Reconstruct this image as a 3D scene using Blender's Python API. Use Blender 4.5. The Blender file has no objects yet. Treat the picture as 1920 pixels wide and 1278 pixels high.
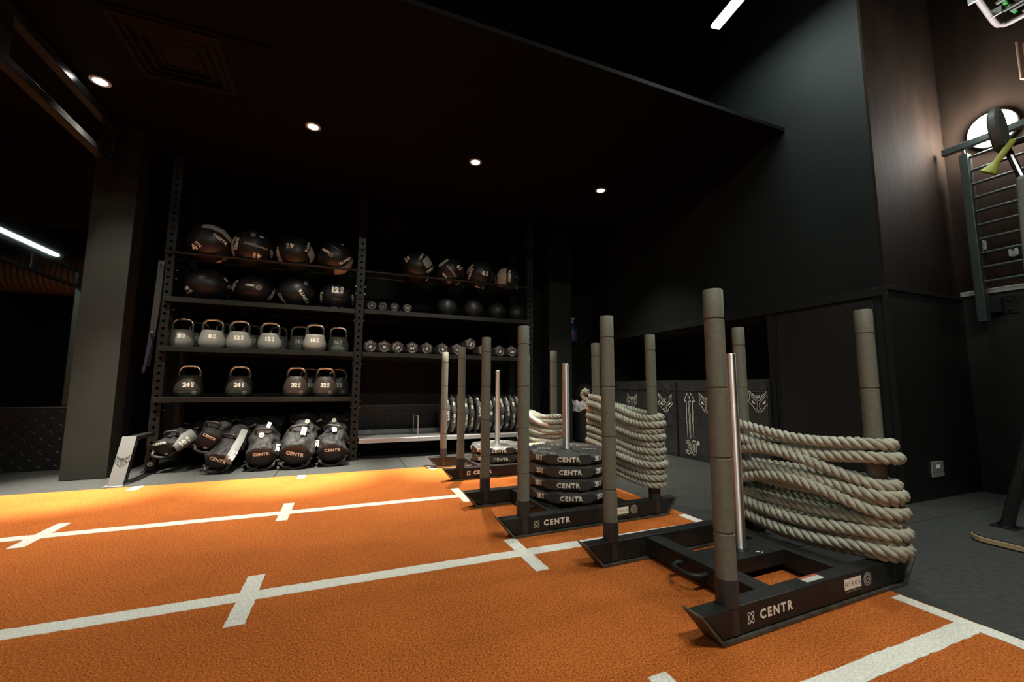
import bpy, bmesh, math, random
from mathutils import Vector, Matrix, Euler, noise
from mathutils.bvhtree import BVHTree
PI = math.pi
C = bpy.context.scene.collection
sc = bpy.context.scene
R_ = math.radians

# ------------------------------------------------------------ camera
cd = bpy.data.cameras.new('camera'); cam = bpy.data.objects.new('camera', cd); C.objects.link(cam)
cd.sensor_width = 36; cd.sensor_fit = 'HORIZONTAL'; cd.lens = 14.6077; cd.clip_start = .02; cd.clip_end = 60
right = Vector((.92667502, -.37583446, .00467608)); up = Vector((-.04483771, -.09818478, .9941576)); fwd = Vector((.37317957, .92147068, .10783694))
mw = Matrix((right, up, -fwd)).transposed().to_4x4(); mw.translation = (0, 0, .7)
cam.matrix_world = mw
sc.camera = cam
CAMPOS = Vector((0, 0, .7))
# ------------------------------------------------------------ world and exposure
w = bpy.data.worlds.new('world'); sc.world = w; w.use_nodes = True
w.node_tree.nodes['Background'].inputs[0].default_value = (.02, .02, .02, 1)
w.node_tree.nodes['Background'].inputs[1].default_value = .0
sc.view_settings.view_transform = 'Standard'; sc.view_settings.look = 'None'
sc.view_settings.gamma = 1; sc.view_settings.use_curve_mapping = False
sc.view_settings.exposure = 0.0
# ------------------------------------------------------------ light levels (used by the lamps' builders)
W_DOWN = 1650      # recessed downlights
W_LIN = 32        # linear fitting by the right wall
W_FLOOD = 62      # flood lamp behind the wall bars
W_BACK = 100       # linear fittings over the front of the room
COL_WARM = (1.0, .92, .78); COL_COOL = (.84, 1.0, .93); COL_NEUT = (1.0, .98, .86)

# ------------------------------------------------------------ materials
MATS = {}
def mat(name, col, rough=.6, metal=0, bump=0, bscale=200, var=0, vscale=6, spec=.5, emit=0, coat=0, detail=3, bdist=.002, stretch=None, voro=False):
    if name in MATS: return MATS[name]
    m = bpy.data.materials.new(name); MATS[name] = m; m.use_nodes = True
    nt = m.node_tree; b = nt.nodes['Principled BSDF']
    b.inputs['Base Color'].default_value = (*col, 1); b.inputs['Roughness'].default_value = rough
    b.inputs['Metallic'].default_value = metal; b.inputs['Specular IOR Level'].default_value = spec
    b.inputs['Coat Weight'].default_value = coat
    if emit:
        b.inputs['Emission Color'].default_value = (*col, 1); b.inputs['Emission Strength'].default_value = emit
    if bump or var:
        tc = nt.nodes.new('ShaderNodeTexCoord'); mp = nt.nodes.new('ShaderNodeMapping')
        nt.links.new(tc.outputs['Object'], mp.inputs[0])
        if stretch: mp.inputs['Scale'].default_value = stretch
    if bump:
        n = nt.nodes.new('ShaderNodeTexVoronoi' if voro else 'ShaderNodeTexNoise'); n.inputs['Scale'].default_value = bscale
        if not voro: n.inputs['Detail'].default_value = detail
        bp = nt.nodes.new('ShaderNodeBump'); bp.inputs['Strength'].default_value = bump; bp.inputs['Distance'].default_value = bdist
        nt.links.new(mp.outputs[0], n.inputs['Vector']); nt.links.new(n.outputs[0], bp.inputs['Height']); nt.links.new(bp.outputs[0], b.inputs['Normal'])
    if var:
        n = nt.nodes.new('ShaderNodeTexNoise'); n.inputs['Scale'].default_value = vscale; n.inputs['Detail'].default_value = 4
        nt.links.new(mp.outputs[0], n.inputs['Vector'])
        r = nt.nodes.new('ShaderNodeMapRange'); r.inputs['From Min'].default_value = .3; r.inputs['From Max'].default_value = .7
        r.inputs['To Min'].default_value = 1 - var; r.inputs['To Max'].default_value = 1 + var
        nt.links.new(n.outputs[0], r.inputs[0])
        mx = nt.nodes.new('ShaderNodeVectorMath'); mx.operation = 'SCALE'; mx.inputs[0].default_value = col
        nt.links.new(r.outputs[0], mx.inputs['Scale']); nt.links.new(mx.outputs[0], b.inputs['Base Color'])
    return m
def turf_mat(name, c1, c2, bump=1.0):
    m = bpy.data.materials.new(name); m.use_nodes = True; nt = m.node_tree; b = nt.nodes['Principled BSDF']
    b.inputs['Roughness'].default_value = .85; b.inputs['Specular IOR Level'].default_value = .25
    tc = nt.nodes.new('ShaderNodeTexCoord')
    n = nt.nodes.new('ShaderNodeTexNoise'); n.inputs['Scale'].default_value = 170; n.inputs['Detail'].default_value = 4; n.inputs['Roughness'].default_value = .75
    n2 = nt.nodes.new('ShaderNodeTexNoise'); n2.inputs['Scale'].default_value = 2.2; n2.inputs['Detail'].default_value = 5
    for x in (n, n2): nt.links.new(tc.outputs['Object'], x.inputs['Vector'])
    ad = nt.nodes.new('ShaderNodeMath'); ad.operation = 'MULTIPLY_ADD'; ad.inputs[1].default_value = .14
    nt.links.new(n2.outputs[0], ad.inputs[0]); nt.links.new(n.outputs[0], ad.inputs[2])
    cr = nt.nodes.new('ShaderNodeValToRGB'); cr.color_ramp.elements[0].position = .43; cr.color_ramp.elements[1].position = .70
    cr.color_ramp.elements[0].color = (*c1, 1); cr.color_ramp.elements[1].color = (*c2, 1)
    nt.links.new(ad.outputs[0], cr.inputs[0]); nt.links.new(cr.outputs[0], b.inputs['Base Color'])
    bp = nt.nodes.new('ShaderNodeBump'); bp.inputs['Strength'].default_value = bump; bp.inputs['Distance'].default_value = .008
    nt.links.new(n.outputs[0], bp.inputs['Height']); nt.links.new(bp.outputs[0], b.inputs['Normal'])
    return m
M_TURF = turf_mat('orange_turf', (.26, .045, .005), (.93, .262, .042), 1.0)
M_LINE = turf_mat('white_turf', (.62, .61, .54), (.92, .91, .84), .6)
M_TILE = mat('rubber_tile', (.033, .035, .033), .8, spec=.3, bump=.5, bscale=350, var=.25, vscale=40, bdist=.001)
M_WALL = mat('black_paint', (.0065, .0072, .0068), .6, spec=.15, bump=.25, bscale=60, bdist=.001, var=.15, vscale=3)
M_WALLG = mat('black_paint_cool_tint', (.0065, .0085, .0082), .6, spec=.15, bump=.3, bscale=25, bdist=.002, var=.2, vscale=2)  # black wall paint with the cool lamp's green-blue tint put into its colour
M_PANEL = mat('black_panel', (.0045, .0050, .0048), .5, bump=.15, bscale=50, bdist=.001)
M_TRIMB = mat('trim_paint', (.0075, .0090, .0085), .5, spec=.25)
M_BROWN = mat('brown_board', (.015, .0098, .0070), .85, spec=.05, bump=.35, bscale=7, bdist=.01, var=.25, vscale=3, stretch=(2, 2, .7))
M_CEIL = mat('ceiling_paint', (.0055, .0050, .0046), .7, spec=.05, bump=.2, bscale=80, bdist=.001)
M_COL = mat('column_paint', (.017, .0175, .0140), .6, spec=.18, bump=.3, bscale=120, bdist=.001, var=.12, vscale=4)
M_RACK = mat('rack_black', (.009, .010, .009), .42, spec=.28, bump=.25, bscale=400, bdist=.0005)
M_RACKL = mat('rack_shelf', (.013, .0145, .012), .4, spec=.3, bump=.25, bscale=400, bdist=.0005)
M_GREYMET = mat('grey_tray_metal', (.35, .35, .35), .35, .4)
M_BLACK = mat('black_void', (.004, .004, .004), .9)
M_SLED = mat('sled_frame_black', (.013, .0138, .0128), .5, spec=.3, bump=.35, bscale=320, bdist=.0008, var=.3, vscale=14)
M_SKID = mat('skid_worn_steel', (.075, .075, .062), .5, .3, bump=.3, bscale=120, bdist=.001, var=.5, vscale=25)
M_POST = mat('post_grey_sleeve', (.135, .140, .108), .6, bump=.5, bscale=500, bdist=.0008, var=.12, vscale=60)
M_POSTCAP = mat('post_black_end', (.022, .022, .021), .5, bump=.3, bscale=400, bdist=.0006)
M_CHROME = mat('brushed_steel', (.80, .79, .77), .45, 1)
_b = M_CHROME.node_tree.nodes['Principled BSDF']; _b.inputs['Anisotropic'].default_value = .95; _b.inputs['Anisotropic Rotation'].default_value = .25
_t = M_CHROME.node_tree.nodes.new('ShaderNodeTangent'); _t.direction_type = 'RADIAL'; _t.axis = 'Z'; M_CHROME.node_tree.links.new(_t.outputs[0], _b.inputs['Tangent'])
M_STEELH = mat('handle_steel', (.62, .60, .56), .2, 1)
M_ROPE = mat('rope_grey', (.41, .41, .335), .8, bump=.8, bscale=900, bdist=.0012, var=.18, vscale=40)
M_ROPEW = mat('rope_white_end', (.80, .79, .76), .7, bump=.6, bscale=260, bdist=.001)
M_YEL = mat('yellow_tape', (.75, .46, .02), .5)
M_WHITE = mat('print_cream', (.86, .83, .72), .55)
M_PRINTG = mat('print_grey', (.34, .33, .29), .6)
M_DIM = mat('print_dim', (.20, .195, .17), .6)
M_PLATE = mat('plate_rubber', (.040, .040, .037), .5, bump=.3, bscale=500, bdist=.0005)
M_BALL = mat('ball_black_leather', (.010, .010, .010), .42, bump=.35, bscale=140, bdist=.001, voro=True)
M_SLAM = mat('slam_ball_rubber', (.024, .023, .021), .38, bump=.8, bscale=90, bdist=.002, voro=True)
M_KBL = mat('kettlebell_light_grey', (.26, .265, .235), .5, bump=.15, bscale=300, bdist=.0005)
M_KBSHADE = mat('kettlebell_shaded_grey', (.135, .150, .120), .5, bump=.15, bscale=300, bdist=.0005)  # same pale grey, shade put into the colour for bells standing back
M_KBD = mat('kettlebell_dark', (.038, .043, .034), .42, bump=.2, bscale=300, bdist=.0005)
M_KBR = mat('kettlebell_black_brown', (.055, .048, .042), .42, bump=.2, bscale=300, bdist=.0005)
M_DB = mat('dumbbell_urethane', (.028, .022, .020), .5, bump=.2, bscale=300, bdist=.0005)
M_DBF = mat('dumbbell_face', (.022, .019, .018), .5)
M_BAG = mat('bag_nylon', (.0085, .0085, .0085), .68, spec=.4, bump=.7, bscale=26, bdist=.02, var=.25, vscale=30, detail=6)
M_BAGEND = mat('bag_end_patch', (.005, .005, .005), .5)
M_BAGH = mat('bag_handle', (.018, .016, .015), .5)
M_BAGG = mat('bag_grey_panel', (.20, .205, .20), .6)
M_MATV = mat('box_vinyl', (.030, .030, .030), .32, spec=.7, bump=.9, bscale=7, bdist=.02, detail=6)
M_GREEN = mat('yellow_green_grip', (.30, .34, .06), .5)
M_WOODRIM = mat('plywood_edge', (.45, .33, .18), .5)
M_MIRROR = mat('mirror_glass', (.62, .66, .64), .02, 1)
M_LAMPRIM = mat('lamp_rim', (.5, .5, .48), .4)
def emis(name, col, s):
    m = bpy.data.materials.new(name); m.use_nodes = True; nt = m.node_tree; nt.nodes.remove(nt.nodes['Principled BSDF'])
    e = nt.nodes.new('ShaderNodeEmission'); e.inputs[0].default_value = (*col, 1); e.inputs[1].default_value = s
    nt.links.new(e.outputs[0], nt.nodes['Material Output'].inputs[0]); return m
E_DOWN = emis('downlight_lens', (1, .97, .9), 14)
E_LIN = emis('linear_diffuser', (.88, 1, .94), 9)
E_FLOOD = emis('flood_lens', (1, .98, .95), 60)

# ------------------------------------------------------------ mesh helpers
class MB:
    def __init__(s): s.v = []; s.f = []
    def add(s, vs, fs, M=None):
        o = len(s.v)
        s.v += [tuple(M @ Vector(v)) if M else tuple(v) for v in vs]
        s.f += [tuple(i + o for i in f) for f in fs]; return s
    def box(s, x0, x1, y0, y1, z0, z1, M=None):
        vs = [(x, y, z) for z in (z0, z1) for y in (y0, y1) for x in (x0, x1)]
        return s.add(vs, [(0, 2, 3, 1), (4, 5, 7, 6), (0, 1, 5, 4), (2, 6, 7, 3), (0, 4, 6, 2), (1, 3, 7, 5)], M)
    def prism(s, pts, a, b, axis='y', M=None):
        n = len(pts)
        def P(p, t): return (p[0], t, p[1]) if axis == 'y' else ((p[0], p[1], t) if axis == 'z' else (t, p[0], p[1]))
        vs = [P(p, a) for p in pts] + [P(p, b) for p in pts]
        fs = [tuple(range(n))[::-1], tuple(range(n, 2 * n))] + [(i, (i + 1) % n, n + (i + 1) % n, n + i) for i in range(n)]
        return s.add(vs, fs, M)
    def lathe(s, prof, seg=32, M=None, fn=None):
        vs = []; n = len(prof)
        for k in range(seg):
            a = 2 * PI * k / seg
            for j, (r, z) in enumerate(prof):
                if fn: r, z = fn(j, r, z, a)
                vs.append((r * math.cos(a), r * math.sin(a), z))
        fs = [(k * n + j, ((k + 1) % seg) * n + j, ((k + 1) % seg) * n + j + 1, k * n + j + 1) for k in range(seg) for j in range(n - 1)]
        return s.add(vs, fs, M)
    def cyl(s, r, z0, z1, seg=24, M=None, bev=0):
        b = bev
        pr = [(0, z0), (r - b, z0), (r, z0 + b), (r, z1 - b), (r - b, z1), (0, z1)] if b else [(0, z0), (r, z0), (r, z1), (0, z1)]
        return s.lathe(pr, seg, M)
    def tube(s, pts, r, seg=10, cap=True, sy=1.0):
        pts = [Vector(p) for p in pts]; n = len(pts); vs = []; fs = []
        t = (pts[1] - pts[0]).normalized(); u = t.orthogonal().normalized()
        for i, p in enumerate(pts):
            t2 = (pts[min(i + 1, n - 1)] - pts[max(i - 1, 0)]).normalized()
            u = (u - t2 * u.dot(t2)).normalized(); v = t2.cross(u)
            rr = r(i / (n - 1)) if callable(r) else r
            for k in range(seg):
                a = 2 * PI * k / seg; vs.append(p + u * (rr * math.cos(a)) + v * (rr * sy * math.sin(a)))
        for i in range(n - 1):
            for k in range(seg):
                fs.append((i * seg + k, i * seg + (k + 1) % seg, (i + 1) * seg + (k + 1) % seg, (i + 1) * seg + k))
        if cap: fs += [tuple(range(seg))[::-1], tuple((n - 1) * seg + k for k in range(seg))]
        return s.add(vs, fs)
    def sphere(s, rx, ry, rz, nu=40, nv=24, M=None):
        prof = [(math.sin(PI * j / nv), -math.cos(PI * j / nv)) for j in range(nv + 1)]
        vs = []
        for k in range(nu):
            a = 2 * PI * k / nu
            for r, z in prof: vs.append((rx * r * math.cos(a), ry * r * math.sin(a), rz * z))
        n = nv + 1
        fs = [(k * n + j, ((k + 1) % nu) * n + j, ((k + 1) % nu) * n + j + 1, k * n + j + 1) for k in range(nu) for j in range(nv)]
        return s.add(vs, fs, M)
def smoothpath(pts, n=8):
    pts = [Vector(p) for p in pts]; out = []
    for i in range(len(pts) - 1):
        p0 = pts[max(i - 1, 0)]; p1 = pts[i]; p2 = pts[i + 1]; p3 = pts[min(i + 2, len(pts) - 1)]
        for k in range(n):
            t = k / n
            out.append(.5 * ((2 * p1) + (p2 - p0) * t + (2 * p0 - 5 * p1 + 4 * p2 - p3) * t * t + (3 * p1 - p0 - 3 * p2 + p3) * t ** 3))
    out.append(pts[-1]); return out
def obj(name, mb, m, parent=None, smooth=False, bevel=0, label=None, kind=None, angle=35, seg=2):
    me = bpy.data.meshes.new(name); me.from_pydata(mb.v, [], mb.f)
    bm = bmesh.new(); bm.from_mesh(me)
    bmesh.ops.remove_doubles(bm, verts=bm.verts, dist=1e-6)
    bmesh.ops.recalc_face_normals(bm, faces=bm.faces); bm.to_mesh(me); bm.free()
    if m: me.materials.append(m)
    o = bpy.data.objects.new(name, me); C.objects.link(o)
    if parent: o.parent = parent
    if smooth: me.shade_smooth() if not angle else me.set_sharp_from_angle(angle=R_(angle))
    if smooth:
        for p in me.polygons: p.use_smooth = True
    if bevel:
        md = o.modifiers.new('bevel', 'BEVEL'); md.width = bevel; md.segments = seg; md.limit_method = 'ANGLE'; md.angle_limit = R_(40)
        md.harden_normals = False
    if label: o['label'] = label
    if kind: o['kind'] = kind
    return o
def thing(name, label, cat, loc=(0, 0, 0), rotz=0, group=None):
    o = bpy.data.objects.new(name, None); C.objects.link(o); o.empty_display_size = .1
    o.location = loc; o.rotation_euler = (0, 0, rotz); o['label'] = label; o['category'] = cat
    if group: o['group'] = group
    return o
def tag(o, label, cat, group=None):
    o['label'] = label; o['category'] = cat
    if group: o['group'] = group
    return o
def struct(name, mb, m, parent=None, **k):
    o = obj(name, mb, m, parent, **k)
    if not parent: o['kind'] = 'structure'
    return o
def dup(root, loc, rotz=None, label=None, skip=()):
    r = root.copy(); C.objects.link(r); r.location = loc
    if rotz is not None: r.rotation_euler = (0, 0, rotz)
    if label: r['label'] = label
    for ch in list(root.children):
        if ch.name.split('.')[0] in skip: continue
        c = ch.copy(); C.objects.link(c); c.parent = r
        for g in ch.children:
            d = g.copy(); C.objects.link(d); d.parent = c
    return r
# ------------------------------------------------------------ lettering
TC = {}
def text2d(s, bold=.02, space=1.0):
    """flat text as (verts, faces), centred on the origin, capital height 1"""
    k = (s, bold, space)
    if k in TC: return TC[k]
    cu = bpy.data.curves.new('t', 'FONT'); cu.body = s; cu.size = 1; cu.offset = bold; cu.resolution_u = 2
    cu.space_character = space; cu.fill_mode = 'FRONT'
    o = bpy.data.objects.new('t', cu); C.objects.link(o)
    dg = bpy.context.evaluated_depsgraph_get(); me = bpy.data.meshes.new_from_object(o.evaluated_get(dg))
    vs = [(v.co.x, v.co.y) for v in me.vertices]; fs = [tuple(p.vertices) for p in me.polygons]
    bpy.data.objects.remove(o); bpy.data.curves.remove(cu); bpy.data.meshes.remove(me)
    xs = [v[0] for v in vs]; ys = [v[1] for v in vs]; cx = (min(xs) + max(xs)) / 2; cy = (min(ys) + max(ys)) / 2; h = max(ys) - min(ys)
    TC[k] = ([((x - cx) / h, (y - cy) / h) for x, y in vs], fs, (max(xs) - min(xs)) / h); return TC[k]
def xf(d, dx=0, dy=0, rot=0, s=1, sx=1):
    c, n = math.cos(R_(rot)), math.sin(R_(rot))
    return ([(dx + c * x * s * sx - n * y * s, dy + n * x * s * sx + c * y * s) for x, y in d[0]], d[1])
def join2(ds):
    vs = []; fs = []
    for d in ds:
        o = len(vs); vs += d[0]; fs += [tuple(i + o for i in f) for f in d[1]]
    return (vs, fs)
def arc_text(s, rad, a0, a1, h, inward=False):
    """letters of height h on a circle, from angle a0 to a1 (degrees)"""
    out = []
    for i, ch in enumerate(s):
        a = a0 + (a1 - a0) * (i / (len(s) - 1)); t = text2d(ch, .035)
        out.append(xf(t, rad * math.cos(R_(a)), rad * math.sin(R_(a)), a + (90 if inward else -90), h))
    return join2(out)
def ring2(r0, r1, seg=20):
    vs = [(r * math.cos(2 * PI * k / seg), r * math.sin(2 * PI * k / seg)) for r in (r0, r1) for k in range(seg)]
    return (vs, [(k, (k + 1) % seg, seg + (k + 1) % seg, seg + k) for k in range(seg)])
def rect2(w, h, nx=1): 
    vs = [(-w / 2 + w * i / nx, y) for y in (-h / 2, h / 2) for i in range(nx + 1)]
    return (vs, [(i, i + 1, nx + 2 + i, nx + 1 + i) for i in range(nx)])
def stroke2(pts, w, closed=False):
    """poly-line as a flat ribbon"""
    n = len(pts); vs = []; fs = []
    idx = range(n if closed else n - 1)
    for i in idx:
        a = Vector(pts[i]); b = Vector(pts[(i + 1) % n]); d = (b - a)
        if d.length < 1e-9: continue
        d.normalize(); p = Vector((-d.y, d.x)) * w / 2; e = d * w / 2 * .7
        o = len(vs); vs += [tuple(a - e + p), tuple(a - e - p), tuple(b + e - p), tuple(b + e + p)]; fs.append((o, o + 1, o + 2, o + 3))
    return (vs, fs)
def badge2(r):
    return join2([ring2(r * .82, r), ring2(r * .45, r * .68), stroke2([(-r * .22, -r * .12), (0, r * .2), (0, -r * .2), (r * .22, r * .12)], r * .13)])
def logo2(h):
    a = [(.42 * math.cos(t) * 1.0, .18 * math.sin(t)) for t in [2 * PI * k / 18 for k in range(18)]]
    def rot(p, g): c, s = math.cos(R_(g)), math.sin(R_(g)); return (c * p[0] - s * p[1], s * p[0] + c * p[1])
    d = join2([stroke2([rot(p, 50) for p in a], .07, True), stroke2([rot(p, 128) for p in a], .07, True)])
    return xf(d, 0, 0, 0, h * 1.35)
def word2(s, h, bold=.03, space=1.15, sx=1.12): return xf(text2d(s, bold, space), 0, 0, 0, h, sx)
def weight2(num, h):
    a = text2d(num, .05, .95); k = text2d('KG', .04)
    wa = a[2] * h; g = h * .18; kh = h * .46; kw = k[2] * kh * .92
    return join2([xf(a, -(g + kh) / 2, 0, 0, h), xf(k, wa / 2 + g / 2, 0, 90, kh, h / kw * .92)])
def wolf2(h, wl=.028):
    """geometric wolf head emblem, height h"""
    L = [(-.50, .50), (-.44, .28), (-.45, .14), (-.54, -.02), (-.28, -.28), (-.16, -.44), (-.07, -.50)]
    out = L + [(-x, y) for x, y in L[::-1]]
    ds = [stroke2(out, wl)]
    for s in (-1, 1):
        ds.append(stroke2([(s * .50, .50), (s * .12, .20), (s * .06, .27), (0, .13)], wl))
        ds.append(stroke2([(s * .44, .30), (s * .34, .32), (s * .10, .07), (0, .02)], wl * .8))
        ds.append(stroke2([(s * .36, .24), (s * .06, -.08), (s * .055, -.28), (s * .10, -.34), (s * .05, -.42), (0, -.42)], wl * .8))
        ds.append(([(s * .34, .06), (s * .20, -.10), (s * .16, -.12), (s * .30, -.11), (s * .36, -.02)], [(0, 1, 2, 3, 4)]))
    ds.append(stroke2([(-.12, .12), (-.06, .22), (0, .10), (.06, .22), (.12, .12)], wl * .8))
    return xf(join2(ds), 0, 0, 0, h)
def flat(name, d, origin, xd, yd, m, parent, off=.0, **k):
    """2D design laid on a plane spanned by xd, yd (with a hair of thickness offset along the normal)"""
    o = Vector(origin); xd = Vector(xd).normalized(); yd = Vector(yd).normalized(); n = xd.cross(yd)
    mb = MB(); mb.v = [tuple(o + xd * x + yd * y + n * off) for x, y in d[0]]; mb.f = list(d[1])
    me = bpy.data.meshes.new(name); me.from_pydata(mb.v, [], mb.f); me.materials.append(m)
    ob = bpy.data.objects.new(name, me); C.objects.link(ob); ob.parent = parent
    return ob
DN = {}
def densify(d, L=.016):
    xs = [v[0] for v in d[0]]; ys = [v[1] for v in d[0]]
    if max(max(xs) - min(xs), max(ys) - min(ys)) < L * 1.5: return d
    bm = bmesh.new(); vv = [bm.verts.new((x, y, 0)) for x, y in d[0]]
    for f in d[1]:
        try: bm.faces.new([vv[i] for i in f])
        except ValueError: pass
    bmesh.ops.triangulate(bm, faces=bm.faces)
    for it in range(4):
        es = [e for e in bm.edges if e.calc_length() > L]
        if not es: break
        bmesh.ops.subdivide_edges(bm, edges=es, cuts=1); bmesh.ops.triangulate(bm, faces=[f for f in bm.faces if len(f.verts) > 3])
    bm.verts.index_update(); out = ([(v.co.x, v.co.y) for v in bm.verts], [tuple(v.index for v in f.verts) for f in bm.faces]); bm.free(); return out
def stick(name, d, bvh, origin, direction, upv, m, parent, off=.0012):
    """2D design projected along a direction onto a surface (all in the parent's local space)"""
    d = densify(d)
    w_ = Vector(direction).normalized(); u_ = (Vector(upv) - w_ * Vector(upv).dot(w_)).normalized(); x_ = w_.cross(u_)
    o = Vector(origin); vs = []; bad = set()
    for i, (x, y) in enumerate(d[0]):
        p = o + x_ * x + u_ * y - w_ * 1.0
        h = bvh.ray_cast(p, w_, 3.0)
        if h[0] is None: bad.add(i); vs.append(tuple(o))
        else:
            n = h[1]
            if n.dot(w_) > 0: n = -n
            if n.dot(w_) > -.06: bad.add(i)
            vs.append(tuple(h[0] + n * off))
    fs = [f for f in d[1] if not any(i in bad for i in f)]
    if not fs: return None
    me = bpy.data.meshes.new(name); me.from_pydata(vs, [], fs); me.materials.append(m)
    ob = bpy.data.objects.new(name, me); C.objects.link(ob); ob.parent = parent
    return ob
def bvh_of(o): 
    bm = bmesh.new(); bm.from_mesh(o.data); t = BVHTree.FromBMesh(bm); bm.free(); return t
def look(loc):  # world direction from the front of the room to a shelf item
    return (Vector(loc) - CAMPOS).normalized()

# ================================================================ SETTING
floor = struct('floor', MB().box(-7, 4.25, -4.5, 5.1, -.06, -.02), M_BLACK)
def tile(x0, x1, y0, y1):
    g = .0025
    o = obj('rubber_tile', MB().box(x0 + g, x1 - g, y0 + g, y1 - g, -.02, -.0005 - .0006 * random.random()), M_TILE, floor, bevel=.002, seg=1)
random.seed(3)
ys = [-4.5, -3.69, -2.69, -1.69, -.69, .31, 1.31, 2.31, 3.31, 4.31, 5.0]
xs = [1.80, 2.54, 3.54, 4.13]
for i in range(len(xs) - 1):
    for j in range(len(ys) - 1): tile(xs[i], xs[i + 1], ys[j], ys[j + 1])
xs2 = [-7, -6.46, -5.46, -4.46, -3.46, -2.46, -1.46, -.46, .54, 1.54, 1.80]
for i in range(len(xs2) - 1):
    tile(xs2[i], xs2[i + 1], 3.715, 4.31); tile(xs2[i], xs2[i + 1], 4.31, 5.0)
TX1 = 1.797; TY1 = 3.712
turf = thing('turf', 'orange artificial turf track with white lane markings beside black rubber tiles', 'turf', (0, 0, 0))
mb = MB(); mb.box(-7, TX1, -4.5, TY1, -.0195, 0); obj('turf_carpet', mb, M_TURF, turf)
def ragged(x0, x1, y0, y1, z=.0012, amp=.0022):
    step = .02; nx = max(1, int((x1 - x0) / step)); ny = max(1, int((y1 - y0) / step)); P = []
    j = lambda: random.uniform(-amp, amp)
    P += [(x0 + (x1 - x0) * i / nx, y0 + j()) for i in range(nx)] + [(x1 + j(), y0 + (y1 - y0) * i / ny) for i in range(ny)]
    P += [(x1 - (x1 - x0) * i / nx, y1 + j()) for i in range(nx)] + [(x0 + j(), y1 - (y1 - y0) * i / ny) for i in range(ny)]
    return MB().prism(P, -.002, z, 'z')
for y, wd in ((-1.25, .06), (-.27, .06), (.707, .056), (1.69, .066), (2.675, .07)):
    obj('lane_line', ragged(-7, 1.76, y - wd / 2, y + wd / 2), M_LINE, turf)
for x in (-3.29, -2.28, -1.27, -.262, .742):
    for y in (-1.25, -.27, .707, 1.68, 2.70, 3.712):
        y1 = min(y + .175, TY1 - .003)
        obj('distance_mark', ragged(x - .028, x + .028, (y - .175 if y < 3.6 else 3.583), y1, .0016), M_LINE, turf)
for y in (-1.25, -.27, .715, 1.68, 2.70, 3.55):
    obj('end_mark', ragged(1.737, 1.790, y - .175, min(y + .175, TY1 - .003), .0016), M_LINE, turf)

# walls
struct('wall_back', MB().box(-1.62, 3.36, 4.95, 5.1, 0, 4.9), M_WALL)
struct('wall_back_left', MB().box(-7, -1.87, 4.66, 4.78, 0, 4.9), M_WALL)
ww = struct('wall_left', MB().box(-7.1, -7, -4.5, 4.7, 0, 4.9), M_WALL)
struct('wall_front', MB().box(-7.1, 4.3, -4.6, -4.5, 0, 4.9), M_WALL)
wr = MB(); wr.box(3.22, 3.36, 1.545, 4.95, 1.35, 4.9)
wall_right = struct('wall_right', wr, M_WALLG)
lw = MB(); lw.box(3.214, 3.36, 1.545, 2.345, 0, 1.35); lw.box(3.22, 3.36, 4.83, 4.95, 0, 1.35)
obj('lower_panel', lw, M_TRIMB, wall_right)
ni = MB(); ni.box(4.05, 4.11, 2.345, 4.83, 0, 1.35); ni.box(3.36, 4.05, 2.285, 2.345, 0, 1.35); ni.box(3.36, 4.05, 4.83, 4.89, 0, 1.35); ni.box(3.36, 4.05, 2.345, 4.83, 1.30, 1.36)
obj('niche_lining', ni, M_BLACK, wall_right)
tr = MB(); tr.box(3.200, 3.222, 1.53, 4.95, 1.295, 1.35)
struct('trim_1', tr, M_TRIMB, bevel=.002)
struct('trim_2', MB().box(3.204, 3.2215, 2.30, 2.345, 0, 1.294), M_TRIMB, bevel=.002)
struct('trim_3', MB().box(3.204, 3.2135, 1.60, 2.26, .05, 1.27), M_PANEL, bevel=.002)
we = MB(); we.box(3.22, 4.14, 1.53, 1.5455, 1.35, 4.9)
struct('wall_end_upper', we, M_BROWN)
wl_ = MB(); wl_.box(3.204, 4.14, 1.518, 1.5445, 0, 1.35)
struct('wall_end_lower', wl_, M_PANEL, bevel=.003)
struct('trim_4', MB().box(3.20, 4.12, 1.508, 1.5175, 1.325, 1.352), M_TRIMB, bevel=.002)
struct('trim_5', MB().box(3.196, 3.2035, 1.512, 1.545, 0, 1.295), M_TRIMB, bevel=.001)
struct('wall_far_right', MB().box(4.15, 4.28, -4.5, 1.55, 1.35, 4.9), M_BROWN)
struct('wall_far_right_lower', MB().box(4.12, 4.2795, -4.5, 1.517, 0, 1.349), M_PANEL)
struct('trim_6', MB().box(4.105, 4.15, -4.5, 1.517, 1.35, 1.385), mat('grey_ledge', (.30, .31, .29), .5, bump=.3, bscale=200), bevel=.003)
struct('baseboard_right', MB().box(4.105, 4.1195, -4.5, 1.517, 0, .12), M_TRIMB, bevel=.002)
# ceilings
struct('ceiling', MB().box(-7, 3.22, 2.1, 4.95, 2.755, 2.785), M_CEIL)
struct('ceiling_upper', MB().box(-7.1, 4.28, -4.5, 5.1, 4.9, 5.0), M_BLACK)
struct('wall_upper_back', MB().box(-7, 3.219, 3.25, 3.35, 2.7855, 4.9), M_WALL)
# columns
colm = MB(); colm.box(-1.875, -1.605, 4.10, 4.27, 0, 2.755)
struct('wall_column_left', colm, M_COL, bevel=.004)
struct('wall_column_left_return', MB().box(-1.875, -1.61, 4.271, 5.0, 0, 2.755), M_WALL)
struct('wall_column_right', MB().box(2.412, 2.745, 4.70, 4.9495, 0, 2.755), M_COL, bevel=.004)
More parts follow.
